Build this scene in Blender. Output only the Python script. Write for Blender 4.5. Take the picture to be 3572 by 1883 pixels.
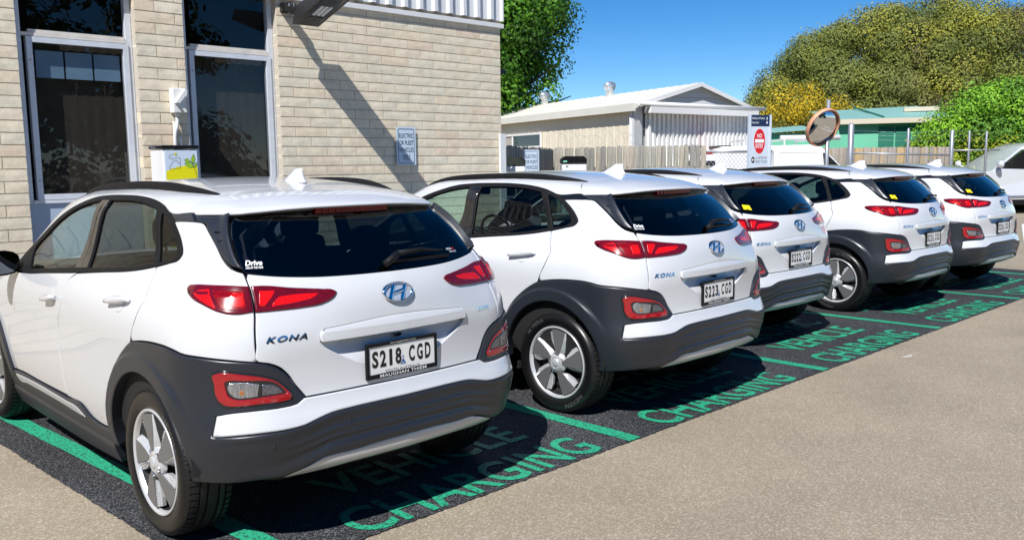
import bpy, bmesh, math, random
import numpy as np
from mathutils import Vector, Matrix
from mathutils.geometry import delaunay_2d_cdt
scene = bpy.context.scene
for _o in list(bpy.data.objects): bpy.data.objects.remove(_o)
R_ = math.radians
# ------------------------------------------------------------------ camera
cam = bpy.data.objects.new('camera', bpy.data.cameras.new('camera'))
scene.collection.objects.link(cam)
cam.data.sensor_width = 36.0; cam.data.lens = 30.606
cam.data.shift_x = -0.00386; cam.data.shift_y = 0.00361
cam.data.clip_start = .05; cam.data.clip_end = 1500
_yaw, _pit, _rol = 0.769517, -0.125217, -0.0118333
_f = Vector((math.sin(_yaw)*math.cos(_pit), math.cos(_yaw)*math.cos(_pit), math.sin(_pit)))
_r = Vector((math.cos(_yaw), -math.sin(_yaw), 0)); _u = _r.cross(_f)
_r2 = _r*math.cos(_rol)+_u*math.sin(_rol); _u2 = -_r*math.sin(_rol)+_u*math.cos(_rol)
cam.matrix_world = Matrix(((_r2.x,_u2.x,-_f.x,-2.28629),(_r2.y,_u2.y,-_f.y,-3.76136),(_r2.z,_u2.z,-_f.z,1.61181),(0,0,0,1)))
scene.camera = cam
# ------------------------------------------------------------------ sky, sun, exposure
SUN = Vector((-.80, -.42, 1.0)).normalized()
world = bpy.data.worlds.new('World'); scene.world = world; world.use_nodes = True
wn = world.node_tree.nodes; wl = world.node_tree.links
sky = wn.new('ShaderNodeTexSky'); sky.sky_type = 'NISHITA'; sky.sun_disc = False
sky.sun_elevation = math.asin(SUN.z); sky.sun_rotation = math.atan2(SUN.x, SUN.y)
sky.air_density = .6; sky.dust_density = .0; sky.ozone_density = 2.0; sky.altitude = 0
wn['Background'].inputs['Strength'].default_value = .10
sat = wn.new('ShaderNodeHueSaturation'); sat.inputs['Saturation'].default_value = 1.38
wl.new(sky.outputs[0], sat.inputs['Color']); wl.new(sat.outputs[0], wn['Background'].inputs['Color'])
sun = bpy.data.objects.new('sun', bpy.data.lights.new('sun', 'SUN')); scene.collection.objects.link(sun)
sun.data.energy = 5.0; sun.data.angle = R_(.5); sun.data.color = (1, .983, .958)
sun.rotation_euler = SUN.to_track_quat('Z', 'Y').to_euler()
vs = scene.view_settings; vs.view_transform = 'Standard'; vs.look = 'None'; vs.gamma = 1; vs.use_curve_mapping = False
vs.exposure = .38
try:
    scene.cycles.max_bounces = 8; scene.cycles.transparent_max_bounces = 16; scene.cycles.caustics_reflective = False; scene.cycles.caustics_refractive = False
except Exception: pass
# ------------------------------------------------------------------ helpers
COL = scene.collection
def link(name, mesh, mat=None, parent=None):
    o = bpy.data.objects.new(name, mesh); COL.objects.link(o)
    if mat is not None and mesh is not None:
        mesh.materials.clear(); mesh.materials.append(mat)
    if parent is not None: o.parent = parent
    return o
def tag(o, label=None, cat=None, group=None, kind=None):
    if label: o['label'] = label
    if cat: o['category'] = cat
    if group: o['group'] = group
    if kind: o['kind'] = kind
    return o
def thing(name, label, cat, loc=(0,0,0), rz=0, group=None):
    o = bpy.data.objects.new(name, None); COL.objects.link(o); o.location = loc; o.rotation_euler = (0,0,rz)
    o.empty_display_size = .2
    return tag(o, label, cat, group)
def copy_tree(o, parent=None, skip=()):
    c = o.copy(); COL.objects.link(c)
    if parent is not None: c.parent = parent
    for ch in KIDS.get(o, []) or o.children:
        if ch.name.split('.')[0] not in skip: copy_tree(ch, c, skip)
    return c
KIDS = {}
def mesh_np(name, V, Fc, smooth=True, N=None):
    me = bpy.data.meshes.new(name); me.from_pydata([tuple(v) for v in V], [], [tuple(int(i) for i in f) for f in Fc])
    if smooth: me.polygons.foreach_set('use_smooth', [True]*len(me.polygons))
    me.update()
    if N is not None: me.normals_split_custom_set_from_vertices([tuple(n) for n in N])
    return me
class MB:
    """collects boxes, tubes, lathes, prisms into one mesh"""
    def __init__(s): s.v = []; s.f = []; s.sm = []
    def add(s, V, Fc, sm=False):
        k = len(s.v); s.v += [tuple(map(float, v)) for v in V]; s.f += [tuple(int(i)+k for i in f) for f in Fc]; s.sm += [sm]*len(Fc); return s
    def box(s, x0, x1, y0, y1, z0, z1, bev=0):
        if bev > 0:
            b = bev; V = []
            bm = bmesh.new(); bmesh.ops.create_cube(bm, size=1)
            for v in bm.verts: v.co = ((x0+x1)/2+v.co.x*(x1-x0), (y0+y1)/2+v.co.y*(y1-y0), (z0+z1)/2+v.co.z*(z1-z0))
            bmesh.ops.bevel(bm, geom=bm.edges[:], offset=b, segments=2, affect='EDGES', profile=.5)
            bm.verts.index_update(); s.add([v.co for v in bm.verts], [[v.index for v in f.verts] for f in bm.faces]); bm.free(); return s
        V = [(x,y,z) for x in (x0,x1) for y in (y0,y1) for z in (z0,z1)]
        return s.add(V, [(0,1,3,2),(4,6,7,5),(0,4,5,1),(2,3,7,6),(0,2,6,4),(1,5,7,3)])
    def bar(s, a, b, w, h=None, up=(0,0,1)):
        h = h or w; a = Vector(a); b = Vector(b); d = (b-a).normalized(); up = Vector(up)
        if abs(d.dot(up)) > .98: up = Vector((0,1,0))
        x = d.cross(up).normalized()*w/2; y = x.cross(d).normalized()*h/2
        V = [p+i*x+j*y for p in (a,b) for i,j in ((-1,-1),(1,-1),(1,1),(-1,1))]
        return s.add(V, [(3,2,1,0),(4,5,6,7),(0,1,5,4),(1,2,6,5),(2,3,7,6),(3,0,4,7)])
    def tube(s, pts, r, n=8, caps=True):
        P = [Vector(p) for p in pts]; rr = r if hasattr(r,'__len__') else [r]*len(P); V = []; Fc = []
        prev = None
        for i,p in enumerate(P):
            d = (P[min(i+1,len(P)-1)]-P[max(i-1,0)]).normalized()
            if prev is None:
                prev = d.orthogonal().normalized()
            prev = (prev-d*prev.dot(d)).normalized(); q = d.cross(prev)
            V += [p+(prev*math.cos(2*math.pi*k/n)+q*math.sin(2*math.pi*k/n))*rr[i] for k in range(n)]
        for i in range(len(P)-1):
            for k in range(n): Fc.append((i*n+k, i*n+(k+1)%n, (i+1)*n+(k+1)%n, (i+1)*n+k))
        s.add(V, Fc, True)
        if caps:
            b = len(s.v)-len(V); s.f += [tuple(b+k for k in range(n))[::-1], tuple(b+(len(P)-1)*n+k for k in range(n))]; s.sm += [False,False]
        return s
    def lathe(s, prof, n=24, M=None, closed=False):
        """prof: (r, axial) ; axis = local z"""
        V = []; Fc = []; m = len(prof)
        for k in range(n):
            a = 2*math.pi*k/n
            for r,z in prof: V.append(Vector((r*math.cos(a), r*math.sin(a), z)))
        for k in range(n):
            for i in range(m if closed else m-1):
                Fc.append((k*m+i, ((k+1)%n)*m+i, ((k+1)%n)*m+(i+1)%m, k*m+(i+1)%m))
        if M is not None: V = [M @ v for v in V]
        return s.add(V, Fc, True)
    def prism(s, poly, d0, d1, ax='y', sm=False):
        """extrude a 2D polygon: ax='y' -> poly in (x,z); 'x' -> (y,z); 'z' -> (x,y)"""
        def P(a,b,d): return {'y':(a,d,b),'x':(d,a,b),'z':(a,b,d)}[ax]
        n = len(poly); V = [P(a,b,d0) for a,b in poly]+[P(a,b,d1) for a,b in poly]
        return s.add(V, [tuple(range(n)), tuple(range(2*n-1,n-1,-1))]+[(i,(i+n),(i+1)%n+n,(i+1)%n) for i in range(n)], sm)
    def mesh(s, name):
        me = bpy.data.meshes.new(name); me.from_pydata(s.v, [], s.f); me.polygons.foreach_set('use_smooth', s.sm)
        bm = bmesh.new(); bm.from_mesh(me); bmesh.ops.recalc_face_normals(bm, faces=bm.faces[:]); bm.to_mesh(me); bm.free()
        me.update(); return me
    def build(s, name, mat, parent=None): return link(name, s.mesh(name), mat, parent)
# ------------------------------------------------------------------ materials
def nd(t, typ, **kw):
    n = t.nodes.new(typ)
    for k, v in kw.items():
        if k in n.inputs: n.inputs[k].default_value = v
        else: setattr(n, k, v)
    return n
def mk(name, col, rough=.5, metal=0, coat=0, coat_r=.03, spec=.5, var=None, bump=None, alpha=None, rvar=0, objrand=0, trans=0):
    """var=(scale, amount[, detail]) value noise on the colour; bump=(scale, strength)"""
    m = bpy.data.materials.new(name); m.use_nodes = True; t = m.node_tree; b = t.nodes['Principled BSDF']
    b.inputs['Base Color'].default_value = (*col, 1); b.inputs['Roughness'].default_value = rough; b.inputs['Metallic'].default_value = metal
    b.inputs['Coat Weight'].default_value = coat; b.inputs['Coat Roughness'].default_value = coat_r; b.inputs['Specular IOR Level'].default_value = spec
    tc = None
    if var or bump or objrand: tc = nd(t, 'ShaderNodeTexCoord')
    src = None
    if var:
        n = nd(t, 'ShaderNodeTexNoise', Scale=var[0], Detail=var[2] if len(var) > 2 else 5); t.links.new(tc.outputs['Object'], n.inputs['Vector'])
        mr = nd(t, 'ShaderNodeMapRange'); mr.inputs[1].default_value = .25; mr.inputs[2].default_value = .75
        mr.inputs[3].default_value = 1-var[1]; mr.inputs[4].default_value = 1+var[1]; t.links.new(n.outputs['Fac'], mr.inputs[0])
        h = nd(t, 'ShaderNodeHueSaturation'); h.inputs['Color'].default_value = (*col,1); t.links.new(mr.outputs[0], h.inputs['Value']); src = h.outputs[0]
    if objrand:
        oi = nd(t, 'ShaderNodeObjectInfo'); mr = nd(t, 'ShaderNodeMapRange'); mr.inputs[3].default_value = 1-objrand; mr.inputs[4].default_value = 1+objrand
        t.links.new(oi.outputs['Random'], mr.inputs[0]); h = nd(t, 'ShaderNodeHueSaturation'); t.links.new(mr.outputs[0], h.inputs['Value'])
        if src: t.links.new(src, h.inputs['Color'])
        else: h.inputs['Color'].default_value = (*col,1)
        src = h.outputs[0]
    if src: t.links.new(src, b.inputs['Base Color'])
    if bump:
        n = nd(t, 'ShaderNodeTexNoise', Scale=bump[0], Detail=4); t.links.new(tc.outputs['Object'], n.inputs['Vector'])
        bp = nd(t, 'ShaderNodeBump', Strength=bump[1], Distance=bump[2] if len(bump) > 2 else .01); t.links.new(n.outputs['Fac'], bp.inputs['Height']); t.links.new(bp.outputs[0], b.inputs['Normal'])
    return m
def glassmat(name, tint, refl=1.0, rough=0.0):
    m = bpy.data.materials.new(name); m.use_nodes = True; t = m.node_tree
    for n in list(t.nodes):
        if n.type != 'OUTPUT_MATERIAL': t.nodes.remove(n)
    out = t.nodes[0]; tr = nd(t, 'ShaderNodeBsdfTransparent'); tr.inputs[0].default_value = (*tint,1)
    gl = nd(t, 'ShaderNodeBsdfGlossy', Roughness=rough); gl.inputs[0].default_value = (1,1,1,1)
    ge = nd(t, 'ShaderNodeNewGeometry'); dt = nd(t, 'ShaderNodeVectorMath', operation='DOT_PRODUCT'); t.links.new(ge.outputs['Normal'], dt.inputs[0]); t.links.new(ge.outputs['Incoming'], dt.inputs[1])
    def mth(op, a, b=None):
        n = nd(t, 'ShaderNodeMath', operation=op); n.use_clamp = True; t.links.new(a, n.inputs[0])
        if b is not None: n.inputs[1].default_value = b
        return n.outputs[0]
    ab = nd(t, 'ShaderNodeMath', operation='ABSOLUTE'); t.links.new(dt.outputs['Value'], ab.inputs[0])
    inv = nd(t, 'ShaderNodeMath', operation='SUBTRACT'); inv.inputs[0].default_value = 1.0; t.links.new(ab.outputs[0], inv.inputs[1])
    class fr: outputs = [mth('ADD', mth('MULTIPLY', mth('POWER', inv.outputs[0], 5.0), .96), .04)]     # Schlick, the same from both sides
    mu = nd(t, 'ShaderNodeMath', operation='MULTIPLY'); mu.use_clamp = True; mu.inputs[1].default_value = 1.7*refl
    mx = nd(t, 'ShaderNodeMixShader'); t.links.new(fr.outputs[0], mu.inputs[0]); t.links.new(mu.outputs[0], mx.inputs[0])
    t.links.new(tr.outputs[0], mx.inputs[1]); t.links.new(gl.outputs[0], mx.inputs[2]); t.links.new(mx.outputs[0], out.inputs[0]); return m
M = {}
M['paint'] = mk('white_car_paint', (.59,.60,.62), .28, coat=1, coat_r=.02)
M['clad'] = mk('dark_grey_cladding', (.015,.018,.025), .36, spec=.6, bump=(420,.06,.002))
M['trim'] = mk('black_plastic_trim', (.0065,.0065,.0075), .6, spec=.22, bump=(500,.05,.002))
M['gloss_black'] = mk('gloss_black', (.010,.010,.011), .12, coat=.6)
M['shell'] = mk('dark_underbody', (.008,.008,.008), .8)
M['cabin'] = mk('dark_cabin', (.035,.034,.033), .75, var=(30,.2))
M['seat'] = mk('black_seat_cloth', (.03,.03,.031), .8, bump=(300,.2,.003))
M['grey_cloth'] = mk('light_headlining', (.16,.16,.155), .9)
M['silver'] = mk('silver_trim', (.56,.57,.59), .30, metal=.45)
M['chrome'] = mk('chrome', (.86,.88,.90), .06, metal=1)
M['alloy'] = mk('machined_alloy', (.64,.65,.67), .30, metal=.5)
M['alloy_dark'] = mk('grey_alloy', (.19,.19,.195), .36, metal=.5)
M['barrel'] = mk('dark_wheel_barrel', (.03,.03,.032), .5, metal=.5)
M['emblem_back'] = mk('emblem_silver', (.70,.73,.78), .25, metal=.5)
M['rubber'] = mk('tyre_rubber', (.007,.007,.0075), .58, var=(60,.25), bump=(250,.1,.002))
M['rubber_shiny'] = mk('tyre_sidewall', (.005,.005,.0055), .34, var=(60,.2))
M['lens_dark'] = mk('dark_red_lens', (.12,.002,.007), .14, coat=.35, var=(40,.3))
M['lens_red'] = mk('red_lens', (.66,.005,.006), .2, coat=.3, spec=.3, var=(160,.45))
M['lens_ring'] = mk('lamp_ring_red', (.30,.004,.009), .14, coat=1, var=(120,.2))
M['lens_deep'] = mk('deep_red_lens', (.22,.002,.005), .18, coat=.3, spec=.3, var=(120,.5))
M['lamp_clear'] = mk('clear_reflector', (.42,.44,.48), .14, metal=.85, var=(120,.5), bump=(90,.4,.01))
M['lamp_dim'] = mk('smoked_reflector', (.20,.21,.24), .12, metal=.8, var=(160,.5))
M['amber'] = mk('amber_bulb', (.34,.12,.03), .25, coat=1)
M['glass'] = glassmat('green_tinted_glass', (.72,.88,.83), .55)
M['glass_rear'] = glassmat('privacy_glass', (.17,.20,.20), .45)
M['glass_back'] = glassmat('dark_rear_glass', (.115,.13,.14), .8)
M['mirror'] = mk('mirror_surface', (.16,.18,.20), .02, metal=1)
M['white'] = mk('white_print', (.80,.80,.80), .5)
M['plate'] = mk('white_plate', (.74,.74,.73), .35)
M['black'] = mk('black_print', (.008,.008,.010), .45)
M['blue'] = mk('blue_print', (.02,.09,.30), .45)
M['yellow'] = mk('yellow_sticker', (.85,.70,.01), .45)
M['red'] = mk('red_print', (.60,.012,.02), .45)
M['tyre_letters'] = mk('tyre_letter_white', (.06,.06,.062), .45)
def ribbed_lens():
    m = M['lamp_clear']; t = m.node_tree; n = [q for q in t.nodes if q.type == 'TEX_NOISE']
    tc = [q for q in t.nodes if q.type == 'TEX_COORD'][0]; mp = nd(t,'ShaderNodeMapping'); mp.inputs['Scale'].default_value = (1.6,1.6,.10); t.links.new(tc.outputs['Object'], mp.inputs[0])
    for q in n: t.links.new(mp.outputs[0], q.inputs['Vector'])
ribbed_lens()
# ------------------------------------------------------------------ lettering (built-in font turned into meshes, all evaluated in one go)
_texts = {}
def _want(body, bold=0.0, spacing=1.0):
    _texts.setdefault((body, bold, spacing), None)
def _make_texts():
    objs = {}
    for (body, bold, sp) in _texts:
        cu = bpy.data.curves.new('t', 'FONT'); cu.body = body; cu.offset = bold; cu.space_character = sp; cu.size = 1; cu.resolution_u = 3
        o = bpy.data.objects.new('t', cu); COL.objects.link(o); objs[(body,bold,sp)] = o
    dg = bpy.context.evaluated_depsgraph_get(); dg.update()
    for k, o in objs.items():
        me = bpy.data.meshes.new_from_object(o.evaluated_get(dg))
        V = np.array([v.co[:] for v in me.vertices]); Fc = [tuple(p.vertices) for p in me.polygons]
        V = V[:, :2]; V = V-V.min(0); _texts[k] = (V, Fc, V.max(0))
        cu = o.data; bpy.data.objects.remove(o); bpy.data.curves.remove(cu); bpy.data.meshes.remove(me)
def txt(body, w, h, fn, bold=0.0, spacing=1.0, name='lettering', mat=None, parent=None, center=True):
    """text stretched to w x h, mapped by fn(a, b) -> xyz, a,b centred"""
    V, Fc, mx = _texts[(body,bold,spacing)]
    A = (V/mx-.5)*np.array([w,h])
    me = mesh_np(name, fn(A), Fc, smooth=False)
    return link(name, me, mat, parent)
for _b in ('NEXEN','N FERA'): _want(_b,.02,1.1)
_want('MAUGHAN THIEM',.01,1.05); _want('www.maughanthiem.com.au',0,1.0); _want('SOUTH AUSTRALIA',0,1.1); _want('EV',.01,1.0)
for _b in ('CHARGING','VEHICLE','ELECTRIC'): _want(_b,.018,1.0)
for _b in ('ELECTRIC','OR FLEET','VEHICLES','ONLY'): _want(_b,.0,1.0)
for _b in ('NO','ENTRY'): _want(_b,.012,1.0)
for _b in ('Buildings and Property','Operations','ALL VISITORS MUST','REPORT TO OFFICE'): _want(_b,0,1.0)
for _b in 'S0123C8GD': _want(_b,.035,1.0)
_want('KONA',.03,1.25); _want('electric',.01,1.0); _want('Drive',.03,1.0); _want('CAR OF THE YEAR',.03,1.0)
for _b in ('street','art','WINDOW TINT','B257'): _want(_b,.0,1.0)
_make_texts()
# ------------------------------------------------------------------ ground
def groundmat(name, c1, c2, scale, thr, c3=None, bumps=.35, patch=.10):
    m = bpy.data.materials.new(name); m.use_nodes = True; t = m.node_tree; b = t.nodes['Principled BSDF']; L = t.links.new
    b.inputs['Roughness'].default_value = .85; b.inputs['Specular IOR Level'].default_value = .3
    tc = nd(t,'ShaderNodeTexCoord'); v = nd(t,'ShaderNodeTexVoronoi', Scale=scale); L(tc.outputs['Object'], v.inputs['Vector'])
    n = nd(t,'ShaderNodeTexNoise', Scale=scale*.55, Detail=6, Roughness=.7); L(tc.outputs['Object'], n.inputs['Vector'])
    n2 = nd(t,'ShaderNodeTexNoise', Scale=.9, Detail=6, Roughness=.6); L(tc.outputs['Object'], n2.inputs['Vector'])
    sep = nd(t,'ShaderNodeSeparateColor'); L(v.outputs['Color'], sep.inputs[0])
    add = nd(t,'ShaderNodeMath', operation='ADD'); L(sep.outputs[0], add.inputs[0]); L(n.outputs['Fac'], add.inputs[1])
    cr = nd(t,'ShaderNodeValToRGB'); cr.color_ramp.elements[0].position = thr[0]; cr.color_ramp.elements[0].color = (*c1,1); cr.color_ramp.elements[1].position = thr[1]; cr.color_ramp.elements[1].color = (*c2,1)
    if c3: e = cr.color_ramp.elements.new(thr[2]); e.color = (*c3,1)
    hf = nd(t,'ShaderNodeMath', operation='MULTIPLY'); hf.inputs[1].default_value = .5; L(add.outputs[0], hf.inputs[0]); L(hf.outputs[0], cr.inputs[0])
    mr = nd(t,'ShaderNodeMapRange'); mr.inputs[1].default_value = .3; mr.inputs[2].default_value = .7; mr.inputs[3].default_value = 1-patch; mr.inputs[4].default_value = 1+patch; L(n2.outputs['Fac'], mr.inputs[0])
    hs = nd(t,'ShaderNodeHueSaturation'); L(cr.outputs[0], hs.inputs['Color']); L(mr.outputs[0], hs.inputs['Value']); L(hs.outputs[0], b.inputs['Base Color'])
    bp = nd(t,'ShaderNodeBump', Strength=bumps, Distance=.006); L(add.outputs[0], bp.inputs['Height']); L(bp.outputs[0], b.inputs['Normal'])
    return m
M['lane'] = groundmat('tan_lane_surface', (.235,.190,.134), (.285,.238,.175), 150, (.25,.58,.80), (.47,.41,.32), .26, .13)
M['asphalt'] = groundmat('dark_speckled_asphalt', (.008,.0085,.010), (.026,.027,.031), 210, (.32,.60,.76), (.19,.19,.20), .40, .35)
M['earth'] = mk('far_ground', (.26,.22,.16), .9, var=(.4,.2))
g = MB(); g.add([(-400,-400,-.012),(600,-400,-.012),(600,600,-.012),(-400,600,-.012)], [(0,1,2,3)]); tag(g.build('ground', M['earth']), kind='structure')
g = MB(); g.add([(-40,-60,-.006),(60,-60,-.006),(60,60,-.006),(-40,60,-.006)], [(0,1,2,3)]); tag(g.build('lane', M['lane']), kind='structure')
# bays: dark sheet with a slightly ragged edge
random.seed(4); rag = []
def ragged(a, b, n, amp):
    a = Vector(a); b = Vector(b); t = (b-a).normalized(); q = Vector((-t.y,t.x)); return [tuple(a+(b-a)*k/n+q*random.uniform(-amp,amp)) for k in range(n)]
edge = ragged((-.875,-.685),(11.6,-.685),620,.006)+ragged((11.6,-.685),(12.2,4.28),60,.004)+[(12.2,4.28),(-1.12,4.28)]+ragged((-1.12,4.2),(-.875,-.66),300,.005)
g = MB(); g.add([(x,y,0) for x,y in edge], [tuple(range(len(edge)))]); tag(g.build('parking_bays', M['asphalt']), kind='structure')
# green line paint, worn
def paintmat(name, col, under, wear):
    m = bpy.data.materials.new(name); m.use_nodes = True; t = m.node_tree; b = t.nodes['Principled BSDF']; L = t.links.new
    b.inputs['Roughness'].default_value = .6
    tc = nd(t,'ShaderNodeTexCoord'); n = nd(t,'ShaderNodeTexNoise', Scale=75, Detail=5, Roughness=.75); L(tc.outputs['Object'], n.inputs['Vector'])
    cr = nd(t,'ShaderNodeValToRGB'); cr.color_ramp.elements[0].position = wear; cr.color_ramp.elements[0].color = (*under,1); cr.color_ramp.elements[1].position = wear+.06; cr.color_ramp.elements[1].color = (*col,1)
    L(n.outputs['Fac'], cr.inputs[0]); L(cr.outputs[0], b.inputs['Base Color'])
    bp = nd(t,'ShaderNodeBump', Strength=.3, Distance=.004); L(n.outputs['Fac'], bp.inputs['Height']); L(bp.outputs[0], b.inputs['Normal']); return m
M['green'] = paintmat('green_road_paint', (.022,.37,.20), (.02,.035,.034), .415)
M['white_line'] = paintmat('white_road_paint', (.72,.72,.70), (.35,.30,.22), .33)
def strip(name, x0, y0, x1, y1, w, mat, label, group=None):
    d = Vector((x1-x0,y1-y0)).normalized(); q = Vector((-d.y,d.x))*w/2; n = 50; V = []
    for k in range(n+1):
        p = Vector((x0,y0)).lerp(Vector((x1,y1)), k/n); r = random.uniform(-.004,.004); r2 = random.uniform(-.004,.004)
        V += [(p.x+q.x+r,p.y+q.y,.004),(p.x-q.x+r2,p.y-q.y,.004)]
    b = MB(); b.add(V, [(2*k,2*k+1,2*k+3,2*k+2) for k in range(n)]); return tag(b.build(name, mat), label, 'road marking', group)
LX = [(-.555,-.80),(1.655,1.60),(4.035,3.98),(6.35,6.28),(8.79,8.72),(11.2,11.1)]
LL = ['green bay line along the left side of the nearest white car','green bay line between the nearest white car and the second car','green bay line between the second white car and the third car','green bay line between the third and fourth white cars','green bay line between the fourth white car and the farthest one','green bay line on the far side of the farthest white car']
for (a,b),lb in zip(LX,LL): strip('bay_line', a, -.685, b-(.12 if a < 0 else 0), 3.9, .105, M['green'], lb, 'green lines between the bays')
BX = [.585,2.82,5.14,7.55,9.95]
WH = ['under the nearest white car','behind the second white car','behind the third white car','behind the fourth white car','behind the farthest white car']
for bx,w in zip(BX,WH):
    for body,yc,hh,ww in (('CHARGING',-.512,.315,1.63),('VEHICLE',-.055,.32,1.33),('ELECTRIC',.41,.32,1.5)):
        o = txt(body, ww, hh, (lambda A,bx=bx,yc=yc: np.stack([bx+A[:,0], yc+A[:,1], np.full(len(A),.0045)],1)), .018, 1.0, 'painted_word', M['green'])
        tag(o, 'green painted word %s on the asphalt %s' % (body,w), 'road marking', 'green words painted in the bays')
b = MB(); b.add([(4.86,-.95,-.002),(4.93,-.975,-.002),(5.02,-.955,-.002),(5.04,-.925,-.002),(4.97,-.93,-.002),(4.90,-.918,-.002)], [(0,1,2,3,4,5)]); tag(b.build('paint_mark', mk('faded_scuff', (.46,.43,.38), .8)), 'small white paint scuff on the tan lane', 'road marking')
# ------------------------------------------------------------------ brick building
WYF = 4.30                     # brick face
M['mortar'] = mk('mortar', (.50,.45,.37), .95, var=(60,.2), bump=(90,.5,.004))
def brickmat():
    m = bpy.data.materials.new('cream_split_face_brick'); m.use_nodes = True; t = m.node_tree; b = t.nodes['Principled BSDF']; L = t.links.new
    b.inputs['Roughness'].default_value = .92; b.inputs['Specular IOR Level'].default_value = .2
    oi = nd(t,'ShaderNodeObjectInfo'); cr = nd(t,'ShaderNodeValToRGB'); e = cr.color_ramp.elements
    e[0].color = (.745,.645,.485,1); e[1].color = (.76,.68,.53,1)
    for p,c in ((.2,(.74,.655,.50)),(.45,(.70,.635,.495)),(.7,(.745,.635,.47)),(.90,(.72,.585,.44))): k = e.new(p); k.color = (*c,1)
    L(oi.outputs['Random'], cr.inputs[0])
    tc = nd(t,'ShaderNodeTexCoord'); ge = nd(t,'ShaderNodeNewGeometry')
    n = nd(t,'ShaderNodeTexNoise', Scale=9, Detail=8, Roughness=.65); L(ge.outputs['Position'], n.inputs['Vector'])
    n2 = nd(t,'ShaderNodeTexNoise', Scale=70, Detail=4, Roughness=.7); L(ge.outputs['Position'], n2.inputs['Vector'])
    mr = nd(t,'ShaderNodeMapRange'); mr.inputs[1].default_value=.3; mr.inputs[2].default_value=.7; mr.inputs[3].default_value=.87; mr.inputs[4].default_value=1.13; L(n.outputs['Fac'], mr.inputs[0])
    mr2 = nd(t,'ShaderNodeMapRange'); mr2.inputs[1].default_value=.30; mr2.inputs[2].default_value=.46; mr2.inputs[3].default_value=.72; mr2.inputs[4].default_value=1.0; L(n2.outputs['Fac'], mr2.inputs[0])
    mu = nd(t,'ShaderNodeMath', operation='MULTIPLY'); L(mr.outputs[0], mu.inputs[0]); L(mr2.outputs[0], mu.inputs[1])
    hs = nd(t,'ShaderNodeHueSaturation'); L(cr.outputs[0], hs.inputs['Color']); L(mu.outputs[0], hs.inputs['Value']); L(hs.outputs[0], b.inputs['Base Color'])
    ad = nd(t,'ShaderNodeMath', operation='ADD'); L(n.outputs['Fac'], ad.inputs[0]); L(n2.outputs['Fac'], ad.inputs[1])
    bp = nd(t,'ShaderNodeBump', Strength=.16, Distance=.004); L(ad.outputs[0], bp.inputs['Height']); L(bp.outputs[0], b.inputs['Normal']); return m
M['brick'] = brickmat()
CRS, BL = .0995, .3667; Z0 = 3.3135     # z of the top joint
bld = thing('brick_building', 'cream brick building with tall dark windows and white ribbed fascia', 'building', (2.2,4.3,0))
def child(o): 
    o.location = o.location-Vector((2.2,4.3,0)) if False else o.location; o.parent = bld; o.matrix_parent_inverse = Matrix.Translation((-2.2,-4.3,0)); return o
def brick_mesh(w, seed, end=None):
    """split-face brick, origin at its lower left front corner; w x .09 x .1"""
    rnd_ = random.Random(seed); h = CRS-.009; nx, nz = 5, 2; V = []; Fc = []
    for j in range(nz+1):
        for i in range(nx+1):
            e = i in (0,nx) or j in (0,nz)
            x = w*i/nx; z = h*j/nz
            V.append((x+(rnd_.uniform(-.0015,.0015)), (rnd_.uniform(.0004,.0014) if e else rnd_.uniform(-.0010,.0)), z+(rnd_.uniform(-.0012,.0012))))
    for j in range(nz):
        for i in range(nx): a = j*(nx+1)+i; Fc.append((a,a+1,a+nx+2,a+nx+1))
    ring = [i for i in range(nx+1)]+[(j)*(nx+1)+nx for j in range(1,nz+1)]+[nz*(nx+1)+i for i in range(nx-1,-1,-1)]+[j*(nx+1) for j in range(nz-1,0,-1)]
    k = len(V); V += [(V[i][0],.095,V[i][2]) for i in ring]; n = len(ring)
    Fc += [(ring[q],k+q,k+(q+1)%n,ring[(q+1)%n]) for q in range(n)]
    me = mesh_np('brick', V, Fc, False); me.materials.append(M['brick']); return me
_bm = {}
def brick(x0, x1, z, y=WYF, parent=True):
    w = round(x1-x0-.009, 3)
    if w < .02: return
    key = (w, random.randrange(5)); 
    if key not in _bm: _bm[key] = brick_mesh(w, hash(key) & 0xffff)
    o = bpy.data.objects.new('brick', _bm[key]); COL.objects.link(o); o.location = (x0+.0045, y+random.uniform(-.0008,.0008), z); child(o)
def courses(xa, xb, z_lo, z_hi, phase=2.95, whole=False):
    k = 0
    for c in range(40):
        z = Z0-(c+1)*CRS
        if z < z_lo-.001: break
        if z+CRS > z_hi+.06: continue
        off = phase if c % 2 == 0 else phase+BL/2
        x = off-BL*math.ceil((off-xa)/BL)
        while x < xb-.001:
            a, b = max(x,xa), min(x+BL,xb)
            if b-a > .03 and not (whole and x < xa-.001): brick(a,b,z)
            x += BL
random.seed(7)
courses(2.232,5.30,1.38,3.32)
courses(.835,1.283,1.38,3.32,1.02)
courses(-.86,-.118,1.02,3.32,-.30,True)
# rest of the wall: hidden behind the cars, or seen only in reflections: real joints, one piece
def wall_rest(name, x0, x1, z0, z1, phase=2.95, join=None):
    b = MB(); z = Z0-CRS*math.floor((Z0-z0)/CRS)
    while z < z1-.02:
        c = round((Z0-z)/CRS)-1; off = phase if c % 2 == 0 else phase+BL/2; e1 = x1
        if join is not None: e1 = off-BL*math.ceil((off-join)/BL); e1 += BL if e1 < join-.001 else 0
        x = off-BL*math.ceil((off-x0)/BL)
        while x < e1-.001:
            a, e = max(x,x0), min(x+BL,e1)
            if e-a > .03: b.box(a+.0045,e-.0045,WYF+random.uniform(0,.0012),WYF+.09,z,z+CRS-.009)
            x += BL
        z += CRS
    o = b.build(name, M['brick']); child(o); tag(o, kind='stuff'); return o
wall_rest('lower_brickwork', 2.232,5.30,.02,1.41); wall_rest('lower_brickwork', .835,1.283,.02,1.41,1.02)
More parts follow.
